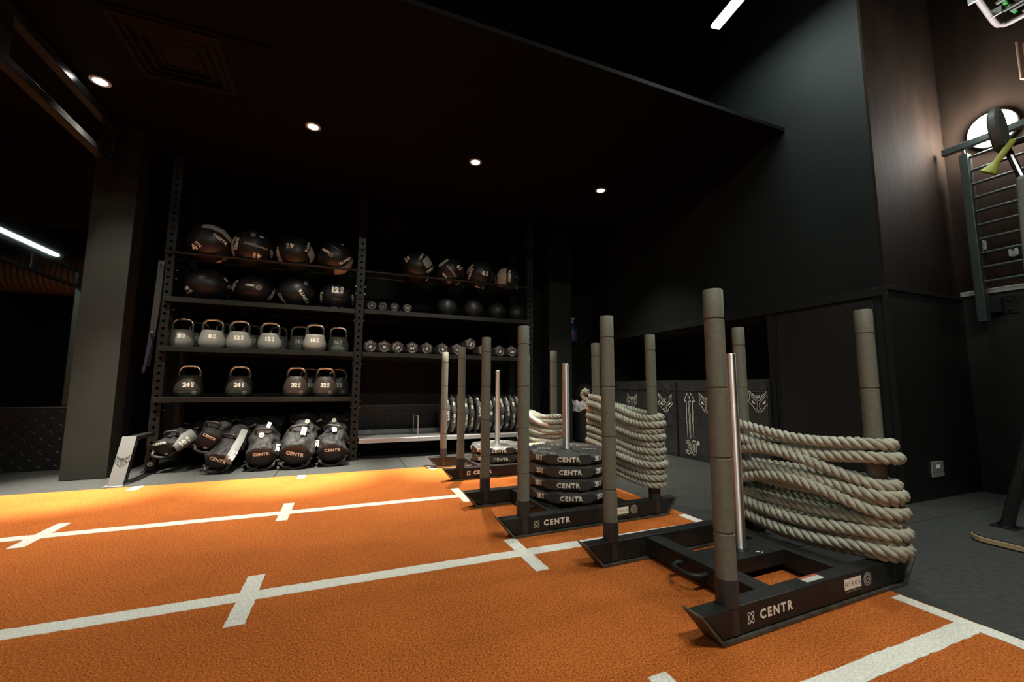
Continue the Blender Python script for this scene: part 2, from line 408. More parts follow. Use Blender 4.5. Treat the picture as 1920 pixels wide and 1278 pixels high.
# mirror with tread plate dado
struct('mirror_wall', MB().box(-6.9, -1.876, 4.648, 4.6595, .52, 2.75), M_MIRROR)
def tread(name, x0, x1, y, z0, z1, parent=None):
    t = thing(name, 'black tread plate dado along the foot of the wall left of the column' if x1 < -1 else 'black tread plate dado behind the rack', 'wall panel')
    obj('plate', MB().box(x0, x1, y - .012, y, z0, z1), M_PANEL, t)
    mb = MB(); k = 0; st = .055
    nx = int((x1 - x0) / st); nz = int((z1 - z0) / st)
    for i in range(nx):
        for j in range(nz):
            cx = x0 + st * (i + .5); cz = z0 + st * (j + .5); a = 45 if (i + j) % 2 else -45
            c, s = math.cos(R_(a)), math.sin(R_(a)); L = .021; W = .0055
            pts = [(-L, 0), (-L * .4, W), (L * .4, W), (L, 0), (L * .4, -W), (-L * .4, -W)]
            base = [(cx + c * p[0] - s * p[1], y - .012, cz + s * p[0] + c * p[1]) for p in pts]
            top = [(cx + c * p[0] * .6 - s * p[1] * .5, y - .0145, cz + s * p[0] * .6 + c * p[1] * .5) for p in pts]
            mb.add(base + top, [(i2, (i2 + 1) % 6, 6 + (i2 + 1) % 6, 6 + i2) for i2 in range(6)] + [(6, 7, 8, 9, 10, 11)])
    obj('raised_lozenges', mb, M_PANEL, t, kind='stuff')
    obj('top_edge', MB().box(x0, x1, y - .016, y, z1, z1 + .006), mat('thin_edge', (.10, .10, .095), .4), t)
    return t
tread('tread_plate', -3.6, -1.877, 4.6475, .0, .505)
tread('tread_plate', .16, 1.93, 4.949, .0, .475)

# ================================================================ LAMPS
def lamp(name, typ, loc, energy, col, parent=None, **k):
    l = bpy.data.lights.new(name, typ); l.energy = energy; l.color = col
    for a, b in k.items(): setattr(l, a, b)
    o = bpy.data.objects.new(name, l); C.objects.link(o); o.location = loc
    if parent: o.parent = parent
    return o
DL = [(-1.625, 3.495, 'round recessed ceiling downlight above the left column, glowing on the ceiling around it'), (-.31, 3.49, 'round recessed ceiling downlight above the shelf of wall balls'),
      (1.045, 3.50, 'round recessed ceiling downlight above the second rack bay'), (2.43, 3.53, 'round recessed ceiling downlight nearest the right wall')]
for i, (x, y, lb) in enumerate(DL):
    t = thing('downlight', lb, 'ceiling light', (x, y, 2.755), 0, 'downlights in the lower ceiling')
    obj('rim', MB().lathe([(.040, 0), (.040, -.006), (.056, -.006), (.058, -.001), (.058, 0)], 32), M_LAMPRIM, t, smooth=True)
    dz = -.012 if i == 0 else -.003
    obj('lens', MB().lathe([(.039, -.0005), (.034, dz * .7), (.02, dz), (0, dz * 1.1)], 24), E_DOWN, t, smooth=True)
    o = lamp('downlight_beam', 'SPOT', (0, 0, -.03), W_DOWN, COL_WARM, t, spot_size=R_(34), spot_blend=1, shadow_soft_size=.03)
    o.rotation_euler = (R_(5), 0, 0)
    lamp('downlight_spill', 'SPOT', (0, 0, -.03), W_DOWN * .17, COL_WARM, t, spot_size=R_(84), spot_blend=1, shadow_soft_size=.03)
def linear(label, x0, y0, x1, y1, z, power, size=.085, col=COL_COOL):
    a = Vector((x0, y0, z)); b = Vector((x1, y1, z)); L = (b - a).length; c = (a + b) / 2
    ang = math.atan2(b.y - a.y, b.x - a.x)
    t = thing('linear_light', label, 'ceiling light', c, ang, 'linear fittings hung in the high ceiling')
    obj('housing', MB().box(-L / 2, L / 2, -size / 2, size / 2, .003, .07), M_TRIMB, t, bevel=.003)
    obj('diffuser', MB().box(-L / 2 + .002, L / 2 - .002, -size / 2 + .004, size / 2 - .004, -.02, .003), E_LIN, t, bevel=.003)
    for s in (-.4, .4): obj('wire', MB().tube([(s * L, 0, .07), (s * L, 0, 4.9 - z)], .002, 6), M_TRIMB, t)
    o = lamp('linear_light_glow', 'AREA', (0, 0, -.025), power, col, t, shape='RECTANGLE', size=L, size_y=size)
    return t
linear('bright linear ceiling light high up by the right wall', 2.665, 2.235, 2.50, 1.20, 3.6, W_LIN)
linear('linear ceiling light over the near lane, behind the viewer', .1, -.5, 1.6, -.6, 3.5, W_BACK, col=COL_NEUT)
linear('linear ceiling light over the left side, behind the viewer', -3.1, -.3, -1.4, -.2, 3.5, W_BACK * .25, col=COL_NEUT)
linear('linear ceiling light reflected in the mirror on the left', -5.05, 1.4, -5.05, -.88, 3.1, W_BACK * .16)
# flood lamp behind the wall bars
fl = thing('flood_lamp', 'blazing round bulkhead lamp on the brown wall behind the wall bars', 'wall light', (4.148, 1.27, 2.50))
Mx = Matrix.Rotation(R_(-90), 4, 'Y')
obj('base', MB().cyl(.125, 0, .03, 32, Mx, .004), M_LAMPRIM, fl, smooth=True)
obj('glass_dome', MB().lathe([(.115, .03), (.105, .06), (.065, .08), (0, .09)], 32, Mx), E_FLOOD, fl, smooth=True)
lamp('flood_lamp_glow', 'POINT', (-.13, 0, 0), W_FLOOD, (1, .96, .9), fl, shadow_soft_size=.05)

# ================================================================ SLEDS
def helix_rope(name, pts, r, m, parent, pitch=None, phase=0, step=.010, seg=7):
    P = [Vector(p) for p in pts]
    # resample
    L = [0]
    for i in range(1, len(P)): L.append(L[-1] + (P[i] - P[i - 1]).length)
    n = int(L[-1] / step); Q = []; j = 0
    for k in range(n + 1):
        d = L[-1] * k / n
        while j < len(P) - 2 and L[j + 1] < d: j += 1
        t = (d - L[j]) / max(1e-9, L[j + 1] - L[j]); Q.append(P[j].lerp(P[j + 1], t))
    pitch = pitch or r * 3.9
    mb = MB(); rs = r * .47; ro = r * .56
    t0 = (Q[1] - Q[0]).normalized(); u = t0.orthogonal().normalized(); fr = []
    for i, p in enumerate(Q):
        t2 = (Q[min(i + 1, n)] - Q[max(i - 1, 0)]).normalized(); u = (u - t2 * u.dot(t2)).normalized(); fr.append((t2, u.copy(), t2.cross(u)))
    for s in range(3):
        cs = []
        for i, p in enumerate(Q):
            a = phase + 2 * PI * (L[-1] * i / n) / pitch + s * 2 * PI / 3; t2, u_, v_ = fr[i]
            cs.append(p + u_ * (ro * math.cos(a)) + v_ * (ro * math.sin(a)))
        mb.tube(cs, rs, seg)
    return obj(name, mb, m, parent, smooth=True, angle=0)
SL = .8008; SW = .5375; SH = .997; SS = .158; SC = .833
def make_post(parent, u, v, lower=True):
    prof = [(.0285, SS)]
    for z in (.285, .495, .698, .905):
        prof += [(.0285, z - .004), (.0262, z - .003), (.0262, z + .003), (.0285, z + .004)]
    prof += [(.0285, SH - .004), (.0265, SH), (0, SH)]
    p = obj('push_post', MB().lathe(prof, 28, Matrix.Translation((u, v, 0))), M_POST, parent, smooth=True)
    obj('socket', MB().lathe([(0, .016), (.029, .016), (.029, .085), (.0315, .088), (.031, SS - .002), (.0305, SS + .002), (.028, SS + .002), (0, SS)], 28, Matrix.Translation((u, v, 0))), M_POSTCAP, p, smooth=True)
    if v < .1 or True:
        obj('end_cap', MB().lathe([(0, SH - .001), (.024, SH - .001), (.024, SH + .002), (0, SH + .003)], 24, Matrix.Translation((u, v, 0))), M_POSTCAP, p, smooth=True)
def make_sled(label, loc, rz):
    t = thing('weight_sled', label, 'weight sled', loc, rz, 'weight sleds on the track')
    for v in (0, SW):
        r = MB().prism([(-.126, .089), (SL + .126, .089), (SL + .052, .013), (-.052, .013)], v - .026, v + .026, 'y')
        rl = obj('rail', r, M_SLED, t, bevel=.003)
        th = .006
        pr = [(-.133, .094), (-.138, .092), (-.060, 0.0015), (SL + .060, 0.0015), (SL + .138, .092), (SL + .133, .094), (SL + .056, .0105), (-.056, .0105)]
        mb = MB()
        for a in range(3):
            pass
        n = len(pr); vs = [(p[0], v - .034, p[1]) for p in pr] + [(p[0], v + .034, p[1]) for p in pr]
        quads = [(0, 1, 2, 7), (7, 2, 3, 6), (6, 3, 4, 5)]
        fs = [q for q in quads] + [tuple(i + n for i in q[::-1]) for q in quads] + [(i, (i + 1) % n, n + (i + 1) % n, n + i) for i in range(n)]
        mb.add(vs, fs); obj('skid_plate', mb, M_SKID, t)
    for a, b in ((.160, .228), (.560, .640)):
        obj('cross_beam', MB().box(a, b, .026, SW - .026, .018, .084), M_SLED, t, bevel=.003)
    obj('centre_beam', MB().box(.228, .560, SW / 2 - .062, SW / 2 + .062, .030, .0835), M_SLED, t, bevel=.003)
    for u in (0, SL):
        for v in (0, SW): make_post(t, u, v)
    pg = obj('plate_peg', MB().lathe([(0, .084), (.021, .084), (.021, SC - .002), (.019, SC), (0, SC)], 32, Matrix.Translation((SL / 2, SW / 2, 0))), M_CHROME, t, smooth=True)
    obj('weld_collar', MB().lathe([(.021, .083), (.028, .0836), (.022, .092), (.021, .093)], 28, Matrix.Translation((SL / 2, SW / 2, 0))), M_SLED, pg, smooth=True)
    for s, u0 in ((-1, .160), (1, .640)):
        path = smoothpath([(u0, SW / 2 - .055, .055), (u0 + s * .035, SW / 2 - .055, .055), (u0 + s * .058, SW / 2 - .035, .055), (u0 + s * .062, SW / 2, .055), (u0 + s * .058, SW / 2 + .035, .055), (u0 + s * .035, SW / 2 + .055, .055), (u0, SW / 2 + .055, .055)], 6)
        obj('pull_handle', MB().tube(path, .0085, 10), M_SLED, t, smooth=True)
    # lettering on the outer face of the near rail
    fy = -.0264
    flat('lettering', join2([xf(logo2(.031), -.083, 0), xf(word2('CENTR', .0275, .04, 1.35, 1.05), .028, .001, 0, 1, 1)]), (.142, fy, .050), (1, 0, 0), (0, 0, 1), M_WHITE, t)
    stk = flat('sticker', rect2(.094, .034), (.552, fy, .057), (1, 0, 0), (0, 0, 1), M_WHITE, t)
    flat('lettering', join2([xf(word2('HYROX', .014, .0, 1.9, .8), 0, 0)]), (.552, fy - .0006, .057), (1, 0, 0), (0, 0, 1), M_POSTCAP, stk)
    flat('small_print', join2([rect2(.0035, .003)] + [xf(rect2(.0022, .003), -.044 + .0042 * i, 0) for i in range(21)]), (.552, fy, .034), (1, 0, 0), (0, 0, 1), M_PRINTG, t)
    flat('badge', badge2(.0225), (.636, fy, .056), (1, 0, 0), (0, 0, 1), M_PRINTG, t)
    return t
S1 = (1.0443, .9335, 0); S1r = .02855; S2 = (.8238, 1.8825, 0); S2r = .0248; S3 = (.8476, 3.1198, 0); S3r = .01538
sled1 = make_sled('nearest black weight sled, bare steel peg, thick rope wound on its rear posts', S1, S1r)
sled2 = dup(sled1, S2, S2r, 'middle black weight sled carrying a stack of four plates')
sled3 = dup(sled1, S3, S3r, 'farthest black weight sled, carrying two plates under the downlight')
st = flat('warning_sticker', rect2(.088, .030), (.385, .003, .0895), (1, 0, 0), (0, 1, 0), mat('sticker_grey', (.5, .5, .48), .5), sled1)
st['label'] = 'grey and red warning sticker on the top of the rail'
flat('red_stripe', rect2(.086, .008), (.385, .013, .0900), (1, 0, 0), (0, 1, 0), mat('sticker_red', (.55, .10, .03), .5), st)
bc = flat('barcode_label', rect2(.018, .044), (.0305, -.0095, .100), (.3, .95, 0), (0, 0, 1), M_WHITE, sled1)
flat('bars', join2([xf(rect2(.011, .003), 0, -.012 + .006 * i) for i in range(4)]), (.0312, -.0099, .100), (.3, .95, 0), (0, 0, 1), M_POSTCAP, bc)
obj('pale_fleck', MB().box(.438, .452, .225, .233, .0836, .0842).box(.45, .456, .215, .219, .0836, .0842), M_WHITE, sled1)  # two small cream flecks on the centre beam

# weight plates
PR = .225; PT = .066
def make_plate(R=PR, T=PT):
    """solid competition plate, axis along z, bottom at z=0, rim cut back on alternate sectors"""
    prof = [(.0255, .006), (.045, .006), (.05, .012), (.10, .012), (.15, .009), (R - .038, .006), (R - .030, 0), (R - .012, 0), (R, .010), (R, T - .010), (R - .012, T), (R - .030, T), (R - .038, T - .006), (.15, T - .009), (.10, T - .012), (.05, T - .012), (.045, T - .006), (.0255, T - .006), (.0255, .006)]
    def cut(a):
        x = (a / (PI / 4)) % 1.0; d = abs(x - .5)      # eight sectors, each with a cut-back middle
        return max(0, min(1, (.33 - d) / .06))
    def fn(j, r, z, a):
        c = cut(a + PI / 2 + PI / 8)
        if j in (7, 8): z += c * .012 * (1 if j == 8 else .35)
        if j in (9, 10): z -= c * .012 * (1 if j == 9 else .35)
        if j in (7, 10): r -= .006 * c
        return r, z
    return MB().lathe(prof, 96, None, fn)
P0 = make_plate()
def plate_marks(parent, bvh, R, T, rots, weight='25', lay=True):
    words = ['CENTR', 'W', 'HYROX', 'W']
    for k in range(8):
        a = -90 + rots + k * 45
        d = Vector((math.cos(R_(a)), math.sin(R_(a)), 0))
        tx = word2('CENTR', .024, .03, 1.2, 1.05) if k % 2 == 0 else weight2('25', .026)
        stick('lettering', tx, bvh, (0, 0, T / 2), -d, (0, 0, 1), M_WHITE, parent)
plate_proto = thing('weight_plate', 'x', 'weight plate', (0, 0, 0), 0)
pb = obj('rubber_disc', P0, M_PLATE, plate_proto, smooth=True, angle=40)
plate_marks(plate_proto, bvh_of(pb), PR, PT, 0)
obj('hub', MB().lathe([(.0225, .0045), (.034, .0045), (.034, PT - .0045), (.0225, PT - .0045), (.0225, .0045)], 32), M_STEELH, plate_proto, smooth=True)
flat('face_lettering', join2([arc_text('CENTR', .155, 120, 60, .020), arc_text('HYROX', .155, 240, 300, .016, True), xf(word2('25KG', .022), .135, 0), xf(word2('25KG', .022), -.135, 0)]), (0, 0, PT - .0075), (1, 0, 0), (0, 1, 0), M_WHITE, plate_proto)
def put_plate(loc, rz, label, first=[True]):
    if first[0]: first[0] = False; plate_proto.location = loc; plate_proto.rotation_euler = (0, 0, rz); plate_proto['label'] = label; return plate_proto
    return dup(plate_proto, loc, rz, label)
def sledpt(S, r, u, v): return (S[0] + math.cos(r) * u - math.sin(r) * v, S[1] + math.sin(r) * u + math.cos(r) * v)
c2 = sledpt(S2, S2r, SL / 2, SW / 2); c3 = sledpt(S3, S3r, SL / 2, SW / 2)
names4 = ['bottom', 'second from the bottom', 'third from the bottom', 'top']
for i in range(4):
    ang = R_([-23, -27, -24, -26][i])
    p = put_plate((c2[0], c2[1], .0845 + i * (PT + .0004)), ang, 'black weight plate, %s of the four on the middle sled' % names4[i]); p['group'] = 'plates on the sleds'
for i in range(2):
    p = put_plate((c3[0], c3[1], .0845 + i * (PT + .0004)), R_([-12, -16][i]), 'black weight plate, %s of the two on the farthest sled' % ['bottom', 'top'][i]); p['group'] = 'plates on the sleds'

# ropes wound round the rear posts
def coil(S, r, zL, zR, rad, seed, name, label, wob=.012, base=.031, mids=None, bows=None):
    random.seed(seed); n = len(zR); P = []
    gaps = [base + rad + (.001 if i % 2 == 0 else rad * .9 * random.uniform(.4, 1.0)) for i in range(n + 1)]
    for i in range(n):
        g = gaps[i]; g2 = gaps[i + 1]; zl, zr = zL[i], zR[i]; zl2 = zL[i + 1] if i + 1 < len(zL) else zL[-1]
        zb = (zr + zl2) / 2; sag = random.uniform(-wob, wob * .5); bow = random.uniform(0, .018); bf = bows[i] if bows else bow; sf = mids[i] - (zl + zr) / 2 if mids else sag
        N = 14
        for k in range(N):
            t = k / N; e = t * t * (3 - 2 * t)
            P.append((SL - g - bf * math.sin(PI * t), SW * (1 - t), zl + (zr - zl) * e + sf * math.sin(PI * t)))
        for k in range(8):
            t = k / 8; a = PI + PI * t
            P.append((SL + g * math.cos(a), g * math.sin(a), zr + (zb - zr) * .3 * t))
        z1 = zr + (zb - zr) * .3
        for k in range(N):
            t = k / N; e = t * t * (3 - 2 * t)
            P.append((SL + g + bow * math.sin(PI * t), SW * t, z1 + (zl2 - z1) * e * .9 + sag * math.sin(PI * t)))
        z2 = z1 + (zl2 - z1) * .9
        for k in range(8):
            t = k / 8; a = PI * t; gg = g + (g2 - g) * t
            P.append((SL + gg * math.cos(a), SW + gg * math.sin(a), z2 + (zl2 - z2) * t))
    P.append((SL - gaps[n] + 0, SW, zL[-1]))
    for it in range(2):
        P = [P[0]] + [tuple((P[i - 1][j] + 2 * P[i][j] + P[i + 1][j]) / 4 for j in range(3)) for i in range(1, len(P) - 1)] + [P[-1]]
    t = thing(name, label, 'rope', (S[0], S[1], 0), r, 'pulling ropes wound on the sleds')
    helix_rope('rope_strands', P, rad, M_ROPE, t)
    return t, P
F1 = [(.530, .492, .497), (.468, .430, .452), (.402, .425, .352), (.335, .350, .318), (.300, .300, .300), (.262, .330, .262), (.222, .215, .226), (.192, .172, .190), (.160, .150, .160), (.136, .118, .134), (.120, .100, .113)]
rope1, P1 = coil(S1, S1r, [f[0] for f in F1] + [.116], [f[2] for f in F1], .0225, 5, 'pulling_rope', 'thick twisted grey rope wound round the rear posts of the nearest sled', wob=.012, mids=[f[1] for f in F1], bows=[.02, .005, .045, .015, .03, .05, .02, .045, .03, .055, .045])
zL2 = [.632 - .0415 * i for i in range(12)]; zR2 = [.525 - .0355 * i for i in range(11)]
rope2, P2 = coil(S2, S2r, zL2, zR2, .0198, 9, 'pulling_rope', 'neat tall coil of twisted grey rope on the middle sled', wob=.008)
zL3 = [.50, .46, .42, .37, .33, .29, .25, .22]; zR3 = [.45, .41, .37, .33, .29, .25, .215]
rope3, P3 = coil(S3, S3r, zL3, zR3, .0205, 12, 'pulling_rope', 'short coil of bright grey rope with white ends on the farthest sled', wob=.03)
def band_at(P, i, rad, m, parent, n=4, name='tape_band'):
    q = [Vector(P[i]) + (Vector(P[i + 1]) - Vector(P[i])) * (k / 3) for k in range(4)]
    q = [Vector(P[i]), Vector(P[i]).lerp(Vector(P[i + 1]), .5), Vector(P[i + 1])]
    helix_rope(name, q, rad * 1.13, m, parent, step=.006)
for i in (44 + 43, 44 * 3 + 41): band_at(P2, i, .0205, M_YEL, rope2)
# loose end sticking up on the middle rope
helix_rope('loose_end', smoothpath([(SL - .05, SW - .02, .60), (SL - .055, SW + .045, .612), (SL - .06, SW + .075, .645), (SL - .055, SW + .055, .668), (SL - .05, SW + .02, .66)], 6), .0195, M_ROPE, rope2)
helix_rope('loose_end', smoothpath([(SL - .13, .30, .36), (SL - .14, .34, .30), (SL - .14, .40, .235), (SL - .12, .36, .18), (SL - .11, .26, .185), (SL - .10, .10, .21), (SL - .065, .0, .24)], 8), .0195, M_ROPEW, rope3)
helix_rope('loose_end', smoothpath([(SL - .09, .44, .46), (SL - .13, .36, .50), (SL - .12, .24, .455), (SL - .09, .10, .40), (SL - .055, -.02, .385)], 8), .0195, M_ROPEW, rope3)
helix_rope('tape_band', [(SL - .108, .175, .197), (SL - .101, .12, .206)], .021, M_YEL, rope3, step=.008)

# ================================================================ RACK
RY = 4.28
rack = thing('storage_rack', 'tall black perforated steel storage rack of two bays holding balls, bells and bags', 'storage rack', (0, RY, 0))
HP = .0625
def upright_mesh(z0, z1, w=.070, hole=.0125):
    mb = MB(); n = int((z1 - z0) / HP)
    def face(org, xd):
        org = Vector(org); xd = Vector(xd)
        for i in range(n):
            zc = z0 + HP * (i + .5)
            O = [(-w / 2, zc - HP / 2), (0, zc - HP / 2), (w / 2, zc - HP / 2), (w / 2, zc), (w / 2, zc + HP / 2), (0, zc + HP / 2), (-w / 2, zc + HP / 2), (-w / 2, zc)]
            I = [(hole * math.cos(R_(a)), zc + hole * math.sin(R_(a))) for a in (225, 270, 315, 0, 45, 90, 135, 180)]
            nn = xd.cross(Vector((0, 0, 1)))
            vs = [org + xd * p[0] + Vector((0, 0, p[1])) for p in O + I] + [org + xd * p[0] + Vector((0, 0, p[1])) - nn * .004 for p in I]
            mb.add(vs, [(k, (k + 1) % 8, 8 + (k + 1) % 8, 8 + k) for k in range(8)] + [(8 + k, 8 + (k + 1) % 8, 16 + (k + 1) % 8, 16 + k) for k in range(8)])
    face((0, 0, 0), (1, 0, 0)); face((w / 2, w / 2, 0), (0, 1, 0)); face((-w / 2, w / 2, 0), (0, -1, 0))
    mb.add([(-w / 2, w, z0), (w / 2, w, z0), (w / 2, w, z0 + n * HP), (-w / 2, w, z0 + n * HP)], [(0, 1, 2, 3)])
    return mb, z0 + n * HP
ux = [(-1.41, .0), (.122, .0), (1.955, .0)]
umesh, ztop = upright_mesh(.01, 2.70)
for k, (x, _) in enumerate(ux):
    o = obj('upright', umesh, M_RACK, rack); o.location = (x, 0, 0)
    bk = obj('rear_upright', MB().box(x - .0375, x + .0375, .55, .625, .01, 2.7), M_RACK, rack)
    obj('base_foot', MB().box(x - .05, x + .05, -.02, .645, 0, .0095), M_RACK, o).parent = rack
    nums = join2([xf(text2d(str(n), .02), 0, .0725 + HP * 2 * i, 0, .012) for i, n in enumerate(range(1, 22))])
    flat('hole_numbers', nums, (x - .024, -.0006, .0), (1, 0, 0), (0, 0, 1), M_BLACK, rack)
    flat('wolf_cutout', wolf2(.055, .05), (x + 0, -.0006, 2.035), (1, 0, 0), (0, 0, 1), M_BLACK, rack)
    flat('foot_badge', badge2(.018), (x, -.0006, .06), (1, 0, 0), (0, 0, 1), M_WHITE, rack) if k == 0 else None
def shelf(x0, x1, z, dy=0, m=M_RACKL, name='shelf', depth=.56):
    s = MB(); s.box(x0, x1, -.04 + dy, -.034 + dy, z - .042, z); s.box(x0, x1, -.034 + dy, depth, z - .012, z - .006); s.box(x0, x1, depth - .006, depth, z - .042, z + .03)
    return obj(name, s, m, rack, bevel=.0015, seg=1)
for z in (1.434, 1.016, .594): shelf(-1.42, .083, z)
for z in (1.441, 1.020): shelf(.165, 1.925, z)
def low_shelf(): 
    shelf(-1.36, .083, .205, dy=.14)
low_shelf()
shelf(.165, 1.925, .195, m=M_GREYMET, name='plate_tray', depth=.52)
for x in (.74,): obj('divider_rod', MB().tube([(x, .12, .19), (x, .12, .39)], .007, 10).tube([(x, .42, .19), (x, .42, .39)], .007, 10).tube([(x, .12, .385), (x, .42, .385)], .007, 10), M_GREYMET, rack, smooth=True)
obj('kick_rail', MB().box(.165, 1.925, .50, .56, .02, .06), M_RACK, rack)
for x0, x1, zf in ((-1.44, .09, 1.822), (.16, 1.93, 1.822)):
    obj('ball_rail', MB().tube([(x0, -.015, zf), (x1, -.015, zf)], .011, 12), M_RACKL, rack, smooth=True)
    obj('ball_rail', MB().tube([(x0, .235, zf + .0), (x1, .235, zf + .0)], .011, 12), M_RACKL, rack, smooth=True)
    for x in (x0 + .03, x1 - .03):
        obj('rail_bracket', MB().prism([(-.028, zf - .02), (.25, zf - .02), (.25, zf + .01), (-.028, zf + .012)], x - .003, x + .003, 'x').box(x - .02, x + .003, .24, .56, zf - .02, zf + .01), M_RACK, rack)
bolts = MB()
BX = Matrix.Rotation(R_(90), 4, 'X')
for x in (-1.40, .122, 1.955):
    for z in (1.60, 1.67, 1.39, 1.33, .97, .91, .55, .49, .16):
        for s in (-1, 1):
            if (x < -1 and s < 0) : continue
            obj('bolt', MB().lathe([(0, 0), (.008, 0), (.008, .010), (0, .012)], 6, Matrix.Translation((x + s * .0375, .02, z)) @ Matrix.Rotation(R_(90 * s), 4, 'Y')), M_STEELH, rack)
# sloping foot with emblem, left of the rack
ft = thing('rack_stabiliser', 'sloping grey metal foot with a wolf head emblem at the left end of the rack', 'rack foot', (-1.42, 3.755, 0))
obj('side_web', MB().prism([(0.012, .004), (.157, .318), (.49, .318), (.49, .292), (.20, .292), (.085, .004)], -.034, .036, 'x'), M_RACK, ft, bevel=.001)
fp = MB().prism([(0.0, .004), (.006, .004), (.153, .322), (.147, .322)], -.042, .042, 'x')
obj('sloping_plate', fp, mat('foot_grey', (.10, .102, .098), .45, .2, bump=.2, bscale=300, bdist=.0005), ft, bevel=.001)
obj('ground_plate', MB().box(-.062, .045, -.018, .10, .0, .004), M_GREYMET, ft)
sd = Vector((0, .147, .318)).normalized()
flat('wolf_emblem', wolf2(.075, .036), (0, .0735 - .004, .160 + .002), (1, 0, 0), sd, M_BLACK, ft, off=.0005)

# ---------------------------------------------------------------- wall balls and slam balls
def strip2(outer, inner, n=10, mrow=3):
    def samp(P, t):
        f = t * (len(P) - 1); i = min(int(f), len(P) - 2); g = f - i
        return (P[i][0] + (P[i + 1][0] - P[i][0]) * g, P[i][1] + (P[i + 1][1] - P[i][1]) * g)
    vs = []
    for i in range(n + 1):
        a = samp(outer, i / n); b = samp(inner, i / n)
        for j in range(mrow + 1): s = j / mrow; vs.append((a[0] + (b[0] - a[0]) * s, a[1] + (b[1] - a[1]) * s))
    k = mrow + 1
    return (vs, [(i * k + j, i * k + j + 1, (i + 1) * k + j + 1, (i + 1) * k + j) for i in range(n) for j in range(mrow)])
def ball_decals(t, bvh, rr, loc, decs):
    w_ = look(loc)
    for d in decs:
        k = d[0]
        if k == 'strip':
            g = strip2(d[1], d[2], 30, 8); g = ([(x * min(1, .94 / max(.01, math.hypot(x, y))), y * min(1, .94 / max(.01, math.hypot(x, y)))) for x, y in g[0]], g[1])
            stick('grey_panel', xf(g, 0, 0, 0, rr), bvh, (0, 0, 0), w_, (0, 0, 1), M_PRINTG, t, .0024); continue
        _, s, x, y, rot, h = d
        if k == 'w': g = weight2(s, h); nm = 'weight_marking'; m = M_WHITE
        elif k == 't': g = word2(s, h, .04, 1.15, 1.1); nm = 'lettering'; m = M_WHITE
        elif k == 'x': g = join2([xf(stroke2([(-.5, -.5), (.5, .5)], .3), i * 1.15 - len(s) * .57) for i in range(len(s))] + [xf(stroke2([(-.5, .5), (.5, -.5)], .3), i * 1.15 - len(s) * .57) for i in range(len(s))]); g = xf(g, 0, 0, 0, h); nm = 'stitching'; m = M_PRINTG if h > .06 else M_DIM
        elif k == 'b': g = rect2(h * 3.6, h, 6); nm = 'printed_bar'; m = M_WHITE
        elif k == 'c': g = badge2(h); nm = 'badge'; m = M_PRINTG
        stick(nm, xf(xf(g, x, y, rot), 0, 0, 0, rr), bvh, (0, 0, 0), w_, (0, 0, 1), m, t, .0026)
def seam_ring(parent, rx, ry, rz, axis, off):
    a = Vector(axis).normalized(); u = a.orthogonal().normalized(); v = a.cross(u); k = math.sqrt(1 - off * off); P = []
    for i in range(49):
        th = 2 * PI * i / 48; d = a * off + (u * math.cos(th) + v * math.sin(th)) * k; P.append((d.x * rx, d.y * ry, d.z * rz))
    return P
def wall_ball(loc, rx, rz, decs, label, grp, axis=(1, .2, .3)):
    t = thing('wall_ball', label, 'medicine ball', loc, 0, grp)
    b = obj('ball_shell', MB().sphere(rx, rx, rz, 48, 28), M_BALL, t, smooth=True, angle=0)
    mb = MB()
    for off in (-.42, .42): mb.tube(seam_ring(t, rx, rx, rz, axis, off), .0014, 5, False)
    ax2 = Vector(axis).orthogonal(); mb.tube(seam_ring(t, rx, rx, rz, ax2, 0), .0014, 5, False); 
    obj('seams', mb, M_BAGEND, t, smooth=True)
    ball_decals(t, bvh_of(b), rx, loc, decs); return t
G1 = 'wall balls on the upper rails'; G2 = 'wall balls on the first solid shelf'
D1 = [('strip', [(-.40, .90), (-.05, .95), (.5, .80), (.90, .35), (.97, .12)], [(-.40, .70), (-.08, .74), (.40, .60), (.78, .22), (.86, .02)]), ('t', 'CENTR', .36, .30, -34, .14), ('w', '4', -.58, -.22, 50, .30), ('c', 'o', .62, -.62, 0, .1), ('b', '', .40, -.82, 35, .07)]
D2 = [('t', 'CENTR', -.70, .16, 82, .13), ('strip', [(-.80, .55), (-.985, .1), (-.90, -.42)], [(-.72, .55), (-.86, .08), (-.74, -.5)]), ('x', 'xxxxxxxxxx', .20, .18, -10, .09), ('c', 'o', -.02, .74, 0, .11), ('b', '', .38, .68, -14, .06), ('w', '4', .22, -.32, 178, .28), ('t', 'CENTR', .90, -.2, -80, .12)]
D3 = [('w', '4', -.30, .42, 190, .27), ('t', 'CENTR', .58, .55, -108, .14), ('strip', [(.72, .55), (.985, .12), (.88, -.2)], [(.58, .10), (.66, -.08), (.74, -.38)]), ('t', 'CENTR', -.90, .1, 100, .13), ('strip', [(-.93, -.18), (-.72, -.66)], [(-.80, -.10), (-.56, -.60)])]
D4 = [('b', '', -.52, .38, -24, .11), ('c', 'o', -.24, .20, 0, .13), ('x', 'xxxxxxxx', .02, .58, -27, .06), ('t', 'CENTR', .50, -.06, 215, .15), ('strip', [(-.02, -.50), (.50, -.36), (.95, .12)], [(.00, -.92), (.50, -.84), (.90, -.30)]), ('b', '', .30, .84, -20, .04)]
D5 = [('x', 'xxxxxxx', -.25, .42, 18, .035), ('b', '', .66, .44, -48, .06), ('c', 'o', .84, .12, 0, .10), ('t', 'CENTR', .80, -.52, 60, .14), ('w', '9', -.78, -.26, -46, .26), ('b', '', -.86, .42, 55, .04)]
D6 = [('b', '', -.20, .30, 0, .10), ('c', 'o', .20, .22, 0, .13), ('t', 'CENTR', -.88, .16, 70, .14), ('t', 'CENTR', .84, -.06, 62, .15)]
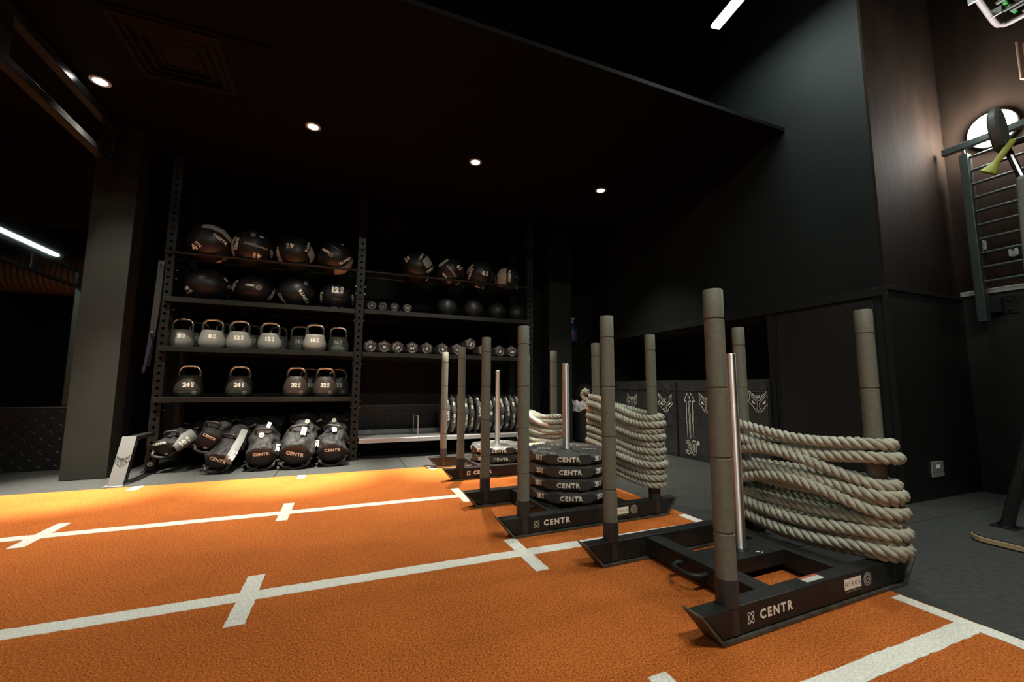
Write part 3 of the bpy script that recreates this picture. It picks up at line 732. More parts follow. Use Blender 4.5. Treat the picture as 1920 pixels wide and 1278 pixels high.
D7 = [('t', 'CENTR', .36, -.08, 122, .17), ('t', 'CENTR', -.66, -.36, -60, .15), ('c', 'o', .44, .66, 0, .11)]
D8 = [('w', '12', .0, .46, 0, .36), ('t', 'CENTR', -.86, -.04, 88, .13), ('t', 'CENTR', .86, -.06, -86, .13), ('x', 'xxxxxxx', 0, -.06, 0, .05), ('b', '', -.14, -.58, 0, .09), ('c', 'o', .26, -.60, 0, .11)]
D9 = [('w', '6', -.60, .48, 220, .26), ('t', 'CENTR', .28, .80, 62, .14), ('strip', [(.28, .42), (.56, .78)], [(.56, -.02), (.96, .28)]), ('t', 'CENTR', .86, -.02, 40, .14), ('b', '', .60, -.72, 50, .05)]
D10 = [('t', 'CENTR', -.42, .60, 38, .15), ('x', 'xxxxxxxx', .15, .05, -50, .10), ('w', '6', .62, .34, -42, .28), ('b', '', -.34, -.22, -48, .10), ('c', 'o', -.05, -.62, 0, .12), ('t', 'CENTR', .6, -.72, 30, .1)]
D11 = [('t', 'CENTR', -.66, .10, 68, .16), ('strip', [(-.50, .78), (-.86, .45), (-.96, .1)], [(-.42, .66), (-.72, .36), (-.82, .05)]), ('w', '6', .34, .16, -8, .32), ('b', '', -.16, -.78, -18, .08), ('c', 'o', .18, -.86, 0, .10)]
D12 = [('t', 'CENTR', .14, .30, 88, .17), ('strip', [(-.80, .38), (-.55, .78), (-.10, .86)], [(-.72, -.46), (-.46, -.48), (-.12, -.46)]), ('t', 'CENTR', -.93, .06, -82, .15), ('b', '', .66, -.54, -62, .10), ('x', 'xxxxx', .72, .15, -30, .05)]
yb = 4.40
for (x, z, rr, D, lb) in ((-1.158, 1.955, .176, D1, 'black 4 KG wall ball with a light band over its top, leftmost on rail'), (-.833, 1.953, .172, D2, 'black wall ball with a row of white crosses, second on the upper left rail'),
        (-.472, 1.945, .168, D3, 'black 4 KG wall ball with a square light patch at its right'), (-.121, 1.95, .168, D4, 'black wall ball with a light band low on its right, beside middle upright'),
        (.684, 1.925, .168, D9, 'black wall ball with a tilted square light patch, first on the right bay rail'), (1.038, 1.93, .160, D10, 'black 6 KG wall ball with a diagonal row of crosses on the right bay rail'),
        (1.385, 1.935, .160, D11, 'black wall ball with a large upright 6 KG mark on the right bay rail'), (1.72, 1.955, .150, D12, 'black wall ball with a broad light panel, last on the right bay rail')):
    h = math.sqrt(max(.0001, (rr + .011) ** 2 - .125 ** 2))
    wall_ball((x, 4.39, 1.822 + h + .001), rr, rr, D, lb, G1, (random.uniform(-1, 1), .3, random.uniform(-1, 1)))
for (x, rr, rz, D, lb) in ((-1.17, .182, .155, D5, 'flattened black wall ball marked 9 KG at the left end of the shelf'), (-.812, .176, .145, D6, 'flattened black wall ball with a white bar and badge on its top'),
        (-.455, .172, .150, D7, 'black wall ball with two slanting white words, third on its shelf'), (-.088, .166, .145, D8, 'black wall ball marked 12 KG beside the middle upright')):
    wall_ball((x, 4.47, 1.4285 + rz + .001), rr, rz, D, lb, G2, (random.uniform(-1, 1), .3, random.uniform(-.5, .5)))
for x, rr, lb in ((1.03, .115, 'first'), (1.335, .119, 'second'), (1.618, .112, 'third'), (1.86, .108, 'last')):
    t = thing('slam_ball', 'plain textured black slam ball, %s from the left on the right bay shelf' % lb, 'slam ball', (x, 4.47, 1.4355 + rr), random.random(), 'slam balls in the right bay')
    obj('rubber_shell', MB().sphere(rr, rr, rr, 40, 24), M_SLAM, t, smooth=True, angle=0)
    obj('valve', MB().lathe([(0, rr * .999), (.006, rr * .999), (.006, rr + .001), (0, rr + .001)], 10, Matrix.Rotation(1.9, 4, 'X')), M_BLACK, t)

# ---------------------------------------------------------------- kettlebells
def kb_mesh(kind):
    if kind == 'l': prof = [(0, 0), (.060, 0), (.074, .006), (.090, .022), (.099, .045), (.1015, .068), (.098, .095), (.091, .120), (.086, .145), (.082, .160), (.074, .166), (.055, .158), (.03, .152), (0, .150)]
    else: prof = [(0, 0), (.066, 0), (.084, .006), (.098, .022), (.106, .048), (.107, .080), (.102, .115), (.094, .150), (.086, .176), (.076, .191), (.05, .194), (.03, .188), (0, .186)]
    return MB().lathe(prof, 40, None, lambda j, r, z, a: (r * (1 - .10 * abs(math.sin(a)) ** 2), z))
KBM = {}
def kettlebell(loc, w, m, label, rz=0, grp='kettlebells'):
    kind = 'l' if w in ('8', '12', '16') else 'd'
    t = thing('kettlebell', label, 'kettlebell', loc, rz, grp)
    if (kind, m.name) not in KBM:
        body = obj('bell', kb_mesh(kind), m, t, smooth=True, angle=0); KBM[(kind, m.name)] = (body.data, bvh_of(body))
    else:
        body = bpy.data.objects.new('bell', KBM[(kind, m.name)][0]); C.objects.link(body); body.parent = t
    z0 = .145 if kind == 'l' else .172
    wx = .072 if kind == 'l' else .074; top = .262 if kind == 'l' else .27
    pts = smoothpath([(-wx + .002, 0, z0), (-wx - .002, 0, z0 + .04), (-wx + .002, 0, top - .035), (-wx + .020, 0, top - .008), (-.022, 0, top), (.022, 0, top), (wx - .020, 0, top - .008), (wx - .002, 0, top - .035), (wx + .002, 0, z0 + .04), (wx - .002, 0, z0)], 5)
    key = ('h', kind)
    if key not in KBM: h = obj('handle', MB().tube(pts, .0135, 12), M_STEELH, t, smooth=True); KBM[key] = h.data
    else: h = bpy.data.objects.new('handle', KBM[key]); C.objects.link(h); h.parent = t
    bvh = KBM[(kind, m.name)][1]
    w_ = look(loc); w_ = Matrix.Rotation(-rz, 3, 'Z') @ Vector((w_.x * .75, w_.y, w_.z * .3)); 
    key = ('w', kind, w)
    stick('weight_marking', weight2(w, .040), bvh, (0, 0, .110), w_, (0, 0, 1), M_WHITE, t)
    stick('badge', badge2(.016), bvh, Vector((.045, 0, .045)), w_, (0, 0, 1), M_PRINTG, t)
    stick('small_lettering', word2('CENTR', .006, .0), bvh, Vector((-.048, 0, .047)), w_, (0, 0, 1), M_PRINTG, t)
    return t
Z3, Z4 = 1.0105, .5885
gl = 'pale kettlebells on the third shelf'; gd = 'dark kettlebells on the fourth shelf'
kettlebell((-1.328, 4.455, Z3), '8', M_KBL, 'pale grey 8 KG kettlebell at the left end of its shelf, in front', .0, gl)
kettlebell((-1.262, 4.67, Z3), '8', M_KBSHADE, 'grey kettlebell half hidden behind the leftmost 8 KG kettlebell', .5, gl)
kettlebell((-1.090, 4.40, Z3), '8', M_KBL, 'pale grey 8 KG kettlebell, second in the front row', .0, gl)
kettlebell((-1.055, 4.66, Z3), '8', M_KBSHADE, 'grey kettlebell hidden behind the second 8 KG kettlebell', .5, gl)
kettlebell((-.888, 4.41, Z3), '12', M_KBL, 'pale grey 12 KG kettlebell, left one of the two', .0, gl)
kettlebell((-.835, 4.67, Z3), '12', M_KBSHADE, 'grey kettlebell hidden behind the left 12 KG kettlebell', .5, gl)
kettlebell((-.646, 4.42, Z3), '12', M_KBL, 'pale grey 12 KG kettlebell, right one of the two', .0, gl)
kettlebell((-.610, 4.68, Z3), '12', M_KBSHADE, 'grey kettlebell hidden behind the right 12 KG kettlebell', .5, gl)
kettlebell((-.410, 4.56, Z3), '16', M_KBSHADE, 'darker 16 KG kettlebell set back, partly behind the bright 16 KG one', .0, gl)
kettlebell((-.264, 4.36, Z3), '16', M_KBL, 'bright 16 KG kettlebell standing forward at the shelf edge', .0, gl)
kettlebell((-.060, 4.50, Z3), '16', M_KBSHADE, 'darker 16 KG kettlebell beside the middle upright', .0, gl)
kettlebell((-1.237, 4.42, Z4), '24', M_KBD, 'near black 24 KG kettlebell at the left end of the fourth shelf', .0, gd)
kettlebell((-.862, 4.42, Z4), '24', M_KBD, 'near black 24 KG kettlebell standing alone, second from the left', .0, gd)
kettlebell((-.402, 4.38, Z4), '32', M_KBR, 'brownish black 32 KG kettlebell in front, left of the pair', .0, gd)
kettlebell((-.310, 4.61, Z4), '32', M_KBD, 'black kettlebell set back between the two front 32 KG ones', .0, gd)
kettlebell((-.155, 4.38, Z4), '32', M_KBR, 'brownish black 32 KG kettlebell in front, right of the pair', .0, gd)
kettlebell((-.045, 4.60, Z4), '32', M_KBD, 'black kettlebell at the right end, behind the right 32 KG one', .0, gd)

# ---------------------------------------------------------------- dumbbells
DY = Matrix.Rotation(R_(90), 4, 'X')
def dumbbell(x, z, wt, rr, rot, label, grp, hexa=True, y=4.30):
    t = thing('dumbbell', label, 'dumbbell', (x, y, z), 0, grp)
    hl = .075 if hexa else .06; seg = 6 if hexa else 24
    Rz = Matrix.Rotation(R_(rot if hexa else 0), 4, 'Y') @ DY
    R6 = rr / math.cos(PI / 6) if hexa else rr
    Rr = Matrix.Rotation(R_(0), 4, 'Y')
    for nm, y0 in (('front_head', 0), ('rear_head', .20)):
        mb = MB().lathe([(0, -y0), (R6 * .80, -y0), (R6 * .86, -y0 - .004), (R6, -y0 - .020), (R6, -y0 - hl + .012), (R6 * .8, -y0 - hl), (0, -y0 - hl)], seg, DY @ Matrix.Rotation(R_(30), 4, 'Z') if hexa else DY)
        obj(nm, mb, M_DB, t, bevel=.004 if hexa else 0, smooth=not hexa)
    obj('grip', MB().lathe([(.013, -hl), (.016, -.137), (.013, -.20)], 16, DY), M_STEELH, t, smooth=True)
    fd = obj('face_disc', MB().lathe([(0, .0028), (rr * .80, .0028), (rr * .82, 0)], 32, DY), M_DBF, t, smooth=True)
    k = rr / .06
    d = join2([arc_text('CENTR', .038 * k, 150, 30, .0085 * k), xf(text2d(wt, .04), 0, 0, 0, .021 * k, 1.05 if len(wt) < 4 else .9), arc_text('HYROX', .038 * k, 236, 304, .007 * k, True)])
    flat('lettering', xf(d, 0, 0, rot, 1), (0, -.0035, 0), (1, 0, 0), (0, 0, 1), M_WHITE, fd)
    return t
GD = 'dumbbells on the lower shelf of the right bay'; GU = 'small round dumbbells on the upper shelf of the right bay'
for x, rot, wt, lb in ((.234, -55, '5', 'leftmost, its lettering tilted'), (.341, -50, '5', 'second from the upright, its lettering tilted'), (.454, 0, '7.5', 'marked 7.5, third from the upright'), (.582, 0, '7.5', 'marked 7.5, nearest the slam balls')):
    dumbbell(x, 1.4355 + .053, wt, .0525, rot, 'small round head dumbbell on the upper shelf, %s' % lb, GU, False)
rows = [(.238, 50, '10', 'leftmost, beside the middle upright'), (.369, 180, '10', 'second from the upright, lettering upside down'), (.497, 48, '12.5', 'third from the upright, lettering tilted'), (.643, 0, '12.5', 'fourth, marked 12.5 upright'),
        (.792, -60, '15', 'fifth from the upright'), (.958, -55, '15', 'sixth from the upright'), (1.118, 0, '17.5', 'seventh, below left of the raised one'), (1.405, -100, '20', 'just right of the raised one'),
        (1.600, 55, '20', 'third from the right end'), (1.745, -8, '22.5', 'marked 22.5, second from the right end'), (1.895, -60, '22.5', 'at the right end of its shelf')]
for x, rot, wt, lb in rows:
    dumbbell(x, 1.0145 + .064, wt, .0625, rot, 'dark hexagonal dumbbell on the lower shelf, %s' % lb, GD)
dumbbell(1.262, 1.0145 + .130, '17.5', .0625, -120, 'dark hexagonal dumbbell resting on top of two others', GD)

# ---------------------------------------------------------------- plates stored on edge
ry = Matrix.Rotation(R_(90), 4, 'Y')
pmesh = make_plate(.205, .058)
vp = thing('weight_plate', 'x', 'weight plate', (0, 0, 0), 0)
vb = obj('rubber_disc', MB().add(pmesh.v, pmesh.f, ry), M_PLATE, vp, smooth=True, angle=40); vbb = bvh_of(vb)
for k in range(8):
    a = R_(100 + k * 45 - 8); d = Vector((0, math.cos(a), math.sin(a))); upv = Vector((1, 0, 0))
    tx = word2('CENTR', .020, .03, 1.2, 1.05) if k % 2 == 0 else (weight2('25', .022) if k % 4 == 1 else word2('HYROX', .013, .02, 1.5, 1))
    stick('lettering', tx, vbb, (.029, 0, 0), -d, upv, M_WHITE, vp)
obj('hub', MB().lathe([(.0225, .0045), (.034, .0045), (.034, .0535), (.0225, .0535), (.0225, .0045)], 24, ry), M_STEELH, vp, smooth=True)
px = [1.005, 1.070, 1.135, 1.202, 1.268, 1.345, 1.412, 1.478, 1.545, 1.612, 1.678, 1.745, 1.81]
ordn = ['first', 'second', 'third', 'fourth', 'fifth', 'sixth', 'seventh', 'eighth', 'ninth', 'tenth', 'eleventh', 'twelfth', 'last']
for i, x in enumerate(px):
    y = 4.505 + .004 * math.sin(i * 5); lb = 'black weight plate stored on edge in the rack, %s from the left' % ordn[i]; rx = R_([0, 8, -35, 14, 20, -10, 3, 40, 45, 52, 80, 12, 30][i])
    if i == 0: vp.location = (x, y, .396); vp.rotation_euler = (rx, 0, 0); vp['label'] = lb; vp['group'] = 'plates stored on edge'
    else: o = dup(vp, (x, y, .396), None, lb); o.rotation_euler = (rx, 0, 0)

# ---------------------------------------------------------------- sandbags
def sandbag(name_label, pts, rad, decs, seed, panel=None, flatz=.9, handles=True):
    c = Vector(pts[0])
    t = thing('sandbag', name_label, 'sandbag', c, 0, 'sandbags lying at the foot of the rack')
    P = smoothpath([Vector(p) - c for p in pts], 10); n = len(P); seg = 36; vs = []; fs = []; vh = []
    rows = []
    # rounded ends
    d0 = (P[1] - P[0]).normalized(); d1 = (P[-1] - P[-2]).normalized()
    ring = [(P[0] - d0 * rad * .22, .02), (P[0] - d0 * rad * .20, .55), (P[0] - d0 * rad * .10, .82), (P[0], .95)] + [(p, 1 + .04 * math.sin(PI * i / n)) for i, p in enumerate(P[1:-1])] + [(P[-1], .9), (P[-1] + d1 * rad * .15, .7), (P[-1] + d1 * rad * .22, .02)]
    m = len(ring)
    for i, (p, s) in enumerate(ring):
        tn = (ring[min(i + 1, m - 1)][0] - ring[max(i - 1, 0)][0]).normalized()
        xd = Vector((1, 0, 0)); xd = (xd - tn * xd.dot(tn)).normalized(); zd = xd.cross(tn)
        if zd.z < 0: zd = -zd
        for k in range(seg):
            a = 2 * PI * k / seg; q = p + xd * (rad * s * math.cos(a)) + zd * (rad * s * flatz * math.sin(a))
            vh.append(q + (q - p) * (.10 + .06 * math.cos(2 * a) + .05))
            nn = noise.noise(q * 9 + Vector((seed, 0, 0))) * .45 + abs(noise.noise(Vector((q.x * 26, q.y * 9, q.z * 20 + seed)))) * -.50 + abs(noise.noise(Vector((q.x * 12 + q.y * 10, q.y * 28, q.z * 30 + seed)))) * -.25
            f = .16 if i < 4 or i > m - 4 else 1
            q = q + (q - p) * (nn * .85 + .06 * math.cos(2 * a) + .05) * f if s > .1 else q
            vs.append(q)
    for i in range(m - 1):
        for k in range(seg): fs.append((i * seg + k, i * seg + (k + 1) % seg, (i + 1) * seg + (k + 1) % seg, (i + 1) * seg + k))
    fs += [tuple(range(seg))[::-1], tuple((m - 1) * seg + k for k in range(seg))]
    body = obj('bag_body', MB().add(vs, fs), M_BAG, t, smooth=True, angle=0)
    sm = body.modifiers.new('sub', 'SUBSURF'); sm.levels = 1; sm.render_levels = 1
    bv = BVHTree.FromPolygons(vh, fs)
    w_ = look(c + P[n // 3])
    xr = w_.cross(Vector((0, 0, 1))).normalized(); ur = xr.cross(w_)
    front = Vector((0, 0, 0))
    # dark end patch
    stick('end_patch', xf(strip2([(-.62, .42), (0, .52), (.62, .42)], [(-.5, -.35), (0, -.5), (.5, -.35)], 10, 6), 0, 0, 0, rad), bv, front, w_, (0, 0, 1), M_BAGEND, t, .0005)
    for d in decs:
        k, s, x, y, rot, h = d[:6]
        if k == 'w': g = weight2(s, h); nm = 'weight_marking'; mm = M_WHITE
        elif k == 't': g = word2(s, h, .04, 1.1, 1.1); nm = 'lettering'; mm = M_WHITE
        elif k == 'l': g = rect2(h * .6, h, 4); nm = 'label_patch'; mm = M_WHITE
        elif k == 'c': g = badge2(h); nm = 'badge'; mm = M_PRINTG
        elif k == 'p': g = strip2(s, d[6], 14, 4); nm = 'grey_panel'; mm = M_BAGG
        g = xf(g, x, y, rot)
        stick(nm, g, bv, front, w_, (0, 0, 1), mm, t, {'p': .001, 'w': .003}.get(k, .0022))
    if handles:
        def loop(pos, half, lift, dirv, outv, r=.0085):
            pos = Vector(pos); dirv = Vector(dirv).normalized(); outv = Vector(outv).normalized()
            pp = smoothpath([pos - dirv * half - outv * .012, pos - dirv * half * .92 + outv * lift * .6, pos - dirv * half * .55 + outv * lift, pos + dirv * half * .55 + outv * lift, pos + dirv * half * .92 + outv * lift * .6, pos + dirv * half - outv * .012], 6)
            r *= 1.25
            obj('carry_handle', MB().tube(pp, r, 10), M_BAGH, t, smooth=True)
        # end handle below the patch
        dn = d0 * -1
        hp = [P[0] + dn * rad * .10 + Vector((1, 0, 0)) * (rad * 1.0 * math.cos(R_(q))) + (Vector((1, 0, 0)).cross(d0)) * (rad * .93 * math.sin(R_(q))) * (-1 if Vector((1, 0, 0)).cross(d0).z < 0 else 1) + dn * (.020 if 215 < q < 325 else -.01) for q in range(200, 341, 10)]
        obj('carry_handle', MB().tube(smoothpath(hp, 2), .0105, 10), M_BAGH, t, smooth=True)
        k1, k2 = int(n * .28), int(n * .62)
        ax1 = (P[k1 + 1] - P[k1]).normalized()
        zt = (Vector((0, 0, 1)) - ax1 * ax1.z).normalized()
        side = zt.cross(ax1).normalized()
        loop(P[k1] + zt * rad * flatz * .98, rad * .55, .026, side + ax1 * random.uniform(-.5, .5), zt)
        loop(P[k2] + zt * rad * .62 + side * rad * .80, rad * .60, .030, ax1, zt * .4 + side)
        loop(P[k2] + zt * rad * .62 - side * rad * .80, rad * .60, .030, ax1, zt * .4 - side)
    return t
random.seed(21)
sandbag('sandbag with a grey 10 KG side panel at the left end of the rack foot', [(-1.29, 4.16, .20), (-1.21, 4.34, .275), (-1.12, 4.56, .325)], .082, [('t', 'CENTR', -.03, .035, 12, .017), ('p', [(.055, .015), (.10, .10), (.16, .14)], 0, 0, 0, 0, [(.10, -.06), (.18, .0), (.22, .06)]), ('w', '10', .125, .04, 40, .042), ('w', '10', .02, -.045, 15, .014)], 1, None, .85)
sandbag('small sandbag lying high, second from the left at the rack foot', [(-1.0, 4.14, .245), (-.97, 4.36, .325), (-.96, 4.62, .36)], .098, [('t', 'CENTR', .01, .03, -32, .020), ('w', '10', -.01, -.055, -30, .015)], 2)
sandbag('long slanting sandbag with a grey 20 KG side panel', [(-.89, 3.99, .100), (-.83, 4.22, .215), (-.775, 4.42, .315), (-.745, 4.64, .385)], .094, [('t', 'CENTR', .005, .01, -24, .024), ('p', [(.040, .005), (.070, .06), (.095, .12), (.125, .18), (.150, .25)], 0, 0, 0, 0, [(.085, -.035), (.118, .02), (.143, .085), (.172, .155), (.195, .235)]), ('w', '20', .098, .035, 62, .038), ('l', '', .02, .245, -15, .045)], 3)
sandbag('sandbag with a round badge on its top, third from the right', [(-.595, 4.01, .118), (-.61, 4.26, .225), (-.62, 4.45, .305), (-.62, 4.66, .370)], .118, [('t', 'CENTR', 0, .018, 2, .024), ('c', '', -.005, .17, 0, .021), ('l', '', .045, .255, -18, .05), ('w', '20', .115, .06, 80, .03)], 4)
sandbag('broad sandbag with a white label, second from the right', [(-.342, 3.98, .128), (-.325, 4.24, .240), (-.285, 4.43, .330), (-.255, 4.66, .385)], .130, [('t', 'CENTR', .0, .0, -14, .028), ('l', '', .055, .185, -12, .066), ('c', '', .08, .27, 0, .019)], 5)
sandbag('upright looking sandbag with a white label beside the middle upright', [(-.055, 4.01, .122), (-.055, 4.27, .240), (-.052, 4.45, .335), (-.05, 4.68, .400)], .120, [('t', 'CENTR', .0, .02, 0, .026), ('l', '', .005, .205, 5, .062), ('c', '', .0, .28, 0, .019), ('w', '25', -.125, .08, 85, .03)], 6)

# ================================================================ SOFT BOXES IN THE NICHE
def soft_box(y0, y1, label, seed, marks, dx=0, tilt=0):
    w = y1 - y0 - .006; t = thing('soft_plyo_box', label, 'plyo box', (3.185 + dx, (y0 + y1) / 2, 0), tilt, 'soft boxes standing in the wall niche')
    n = 30; m = 42; H = .768; vs = []; fs = []
    random.seed(seed)
    def disp(a, b): 
        e = min(a, 1 - a, b, 1 - b); k = min(1, e * 8)
        return k * (.010 * noise.noise(Vector((a * 4, b * 5, seed))) + .007 * noise.noise(Vector((a * 11, b * 13, seed))) + .002 * noise.noise(Vector((a * 23, b * 26, seed))) + (.012 * noise.noise(Vector((a * 9, b * 3, seed + 4))) if b > .86 else 0)) * (1.6 if seed == 2 else 1)
    for j in range(m + 1):
        for i in range(n + 1):
            a, b = i / n, j / m; vs.append((-disp(a, b) - .002, -w / 2 + w * a, b * H))
    fs = [(j * (n + 1) + i, j * (n + 1) + i + 1, (j + 1) * (n + 1) + i + 1, (j + 1) * (n + 1) + i) for j in range(m) for i in range(n)]
    mb = MB().add(vs, fs); f = obj('front_cover', mb, M_MATV, t, smooth=True, angle=0)
    obj('foam_body', MB().box(0.002, .60, -w / 2, w / 2, 0.001, H), M_MATV, t, bevel=.012, seg=3)
    obj('seam_piping', MB().tube([(-.002, -w / 2 + .004, .665), (-.006, 0, .662), (-.002, w / 2 - .004, .665)], .0035, 6).tube([(-.001, -w / 2 + .003, .01), (-.001, -w / 2 + .003, H - .005)], .004, 6).tube([(-.001, w / 2 - .003, .01), (-.001, w / 2 - .003, H - .005)], .004, 6), M_PANEL, t, smooth=True)
    bv = bvh_of(f)
    for k, yy, zz, h in marks:
        if k == 'wolf': g = wolf2(h, .021); nm = 'wolf_emblem'
        elif k == 'arrow':
            A = [(-.045, -.20), (-.045, .16), (-.085, .16), (-.028, .24), (.028, .16), (-.006, .16), (-.006, -.20)]
            Bq = [(.012, -.20), (.012, .155), (.028, .16)]; Bq = [(.012, -.20), (.012, .15)]; Cq = [(-.006 + .012, .19), (.042, .24), (.098, .16), (.062, .16), (.062, -.20)]
            g = join2([stroke2(A, .0055), stroke2(Bq, .0055), stroke2(Cq, .0055)]); g = xf(g, 0, 0, 0, 1, .72); nm = 'height_arrows'
        elif k == '30':
            def outl(pts, cl): return stroke2(pts, .006, cl)
            S3_ = [(-.085, .045), (-.072, .062), (-.045, .066), (-.018, .052), (-.014, .022), (-.030, .002), (-.010, -.022), (-.014, -.055), (-.045, -.068), (-.074, -.062), (-.088, -.040), (-.066, -.030), (-.050, -.044), (-.034, -.034), (-.036, -.014), (-.058, -.006), (-.058, .010), (-.038, .018), (-.036, .036), (-.050, .043), (-.064, .030)]
            O1 = [(.036 + .040 * math.cos(q), .068 * math.sin(q)) for q in [2 * PI * k2 / 20 for k2 in range(20)]]; O2 = [(.036 + .014 * math.cos(q), .040 * math.sin(q)) for q in [2 * PI * k2 / 16 for k2 in range(16)]]
            q1 = [(.086, .066), (.098, .066), (.098, .036), (.086, .036)]; q2 = [(x + .018, y) for x, y in q1]
            g = join2([outl(S3_, True), outl(O1, True), outl(O2, True), outl(q1, True), outl(q2, True)]); g = xf(g, 0, 0, 0, 1, .82); nm = 'height_number'
        stick(nm, xf(g, 0, 0, 0, 1, 1), bv, (0, yy - (y0 + y1) / 2, zz), (1, 0, 0), (0, 0, 1), M_WHITE, t, .006)
    return t
soft_box(3.875, 4.40, 'black soft box at the far end of the wall niche', 1, [('wolf', 4.06, .53, .17)])
soft_box(3.35, 3.872, 'wrinkled black soft box with a wolf head emblem, second from the far end', 2, [('wolf', 3.50, .53, .185)], -.012, R_(1.2))
soft_box(2.828, 3.347, 'black soft box printed with twin arrows and 30 inches', 3, [('arrow', 3.185, .40, 1), ('30', 3.170, .115, 1), ('wolf', 2.965, .555, .18)])
soft_box(2.352, 2.825, 'black soft box with a wolf head emblem, nearest in the wall niche', 4, [('wolf', 2.435, .585, .175)])
obj_sc = obj('socket_plate', MB().box(3.50, 3.635, 1.509, 1.5175, .135, .232), M_GREYMET, None, bevel=.002)
sk = thing('power_socket', 'double metal power socket low on the black end wall', 'socket', (3.567, 1.5175, .183))
obj_sc.parent = sk; obj_sc.matrix_parent_inverse = Matrix.Translation((-3.567, -1.5175, -.183))
for s in (-1, 1):
    obj('switch', MB().box(s * .012 - .007, s * .012 + .007, -.0125, -.0085, .005, .028), M_WHITE, sk, bevel=.001)
    obj('pin_holes', MB().box(s * .042 - .004, s * .042 + .004, -.0094, -.0086, .010, .022).box(s * .042 - .016, s * .042 - .008, -.0094, -.0086, -.020, -.015).box(s * .042 + .008, s * .042 + .016, -.0094, -.0086, -.020, -.015), M_BLACK, sk)

# ================================================================ CORNER BY THE RIGHT COLUMN
bn = thing('waste_bin', 'black round waste bin with a clear bag folded over its rim', 'bin', (2.93, 4.70, 0))
obj('bin_body', MB().lathe([(0, .001), (.125, .001), (.14, .02), (.155, .50), (.15, .50), (.13, .03), (0, .03)], 36), M_PANEL, bn, smooth=True)
dm = obj('dome_lid', MB().lathe([(.150, .50), (.152, .53), (.147, .60), (.125, .67), (.085, .715), (.04, .735), (0, .74)], 40), mat('glossy_black', (.01, .01, .01), .18), bn, smooth=True)
random.seed(2)
def bagfn(j, r, z, a):
    return r + .010 * math.sin(a * 7 + j) * (j / 3) + .006 * math.sin(a * 17), z + .018 * math.sin(a * 3 + 1) * (j / 4) + .012 * math.sin(a * 8)
m_pl = mat('clear_bag_plastic', (.55, .56, .56), .3, bump=1, bscale=18, bdist=.03)
m_pl.node_tree.nodes['Principled BSDF'].inputs['Alpha'].default_value = .75
obj('bin_liner', MB().lathe([(.150, .52), (.162, .515), (.168, .47), (.172, .43), (.170, .395)], 72, None, bagfn), m_pl, bn, smooth=True, angle=0)
dis = thing('spray_bottle', 'blue bottle hanging on the wall beside the right column', 'spray bottle', (2.86, 4.88, 1.30))
obj('bottle_body', MB().lathe([(0, 0), (.055, 0), (.062, .01), (.062, .15), (.045, .20), (.02, .235), (.018, .25), (0, .25)], 24), mat('blue_liquid', (.01, .045, .12), .2), dis, smooth=True)
obj('trigger_head', MB().lathe([(0, .25), (.022, .25), (.022, .275), (.012, .28), (.012, .30), (0, .30)], 16).box(-.05, .03, -.012, .012, .30, .325).box(-.035, -.027, -.008, .008, .25, .30), mat('dim_white_plastic', (.35, .35, .36), .4), dis, bevel=.002)
obj('bottle_label', MB().lathe([(.0628, .03), (.0628, .13)], 24), mat('violet_label', (.07, .04, .14), .4), dis, smooth=True)
obj('hook', MB().tube([(0, .068, .30), (0, .05, .31), (0, .0, .335)], .004, 8), M_STEELH, dis, smooth=True)
# resistance bands hung at the left of the rack
for nm, col, x, z0, z1, wd, lb in (('grey', (.016, .016, .015), -1.462, .86, 1.71, .040, 'long grey resistance band hanging beside the left upright of the rack'), ('violet', (.014, .005, .032), -1.468, .79, 1.12, .018, 'purple resistance band hanging beside the left upright of the rack')):
    t = thing('resistance_band', lb, 'resistance band', (x, 4.262 if nm == 'grey' else 4.225, 0), 0, 'resistance bands by the rack')
    P = [(0, 0, z1)] ; pts = smoothpath([(.004, 0, z1), (.002, -.004, (z0 + z1) / 2 + .05), (-.020, -.012, z0 + .03), (-.026, 0, z0), (-.026, .012, z0 + .03), (-.010, .012, (z0 + z1) / 2), (.0, .012, z1 - .01), (.004, .006, z1 + .008), (.004, 0, z1)], 8)
    mb = MB()
    vs = []
    for p in pts: vs += [(p[0] - wd / 2, p[1], p[2]), (p[0] + wd / 2, p[1], p[2]), (p[0] + wd / 2, p[1] + .003, p[2]), (p[0] - wd / 2, p[1] + .003, p[2])]
    fs = [(i * 4 + k, i * 4 + (k + 1) % 4, i * 4 + 4 + (k + 1) % 4, i * 4 + 4 + k) for i in range(len(pts) - 1) for k in range(4)]
    obj('latex_loop', MB().add(vs, fs), mat('band_' + nm, col, .5), t, smooth=True)
    obj('hanging_peg', MB().tube([(.004, .02 - .04, z1 - .006), (.004, .05, z1 - .006)], .006, 10), M_RACK, t, smooth=True)

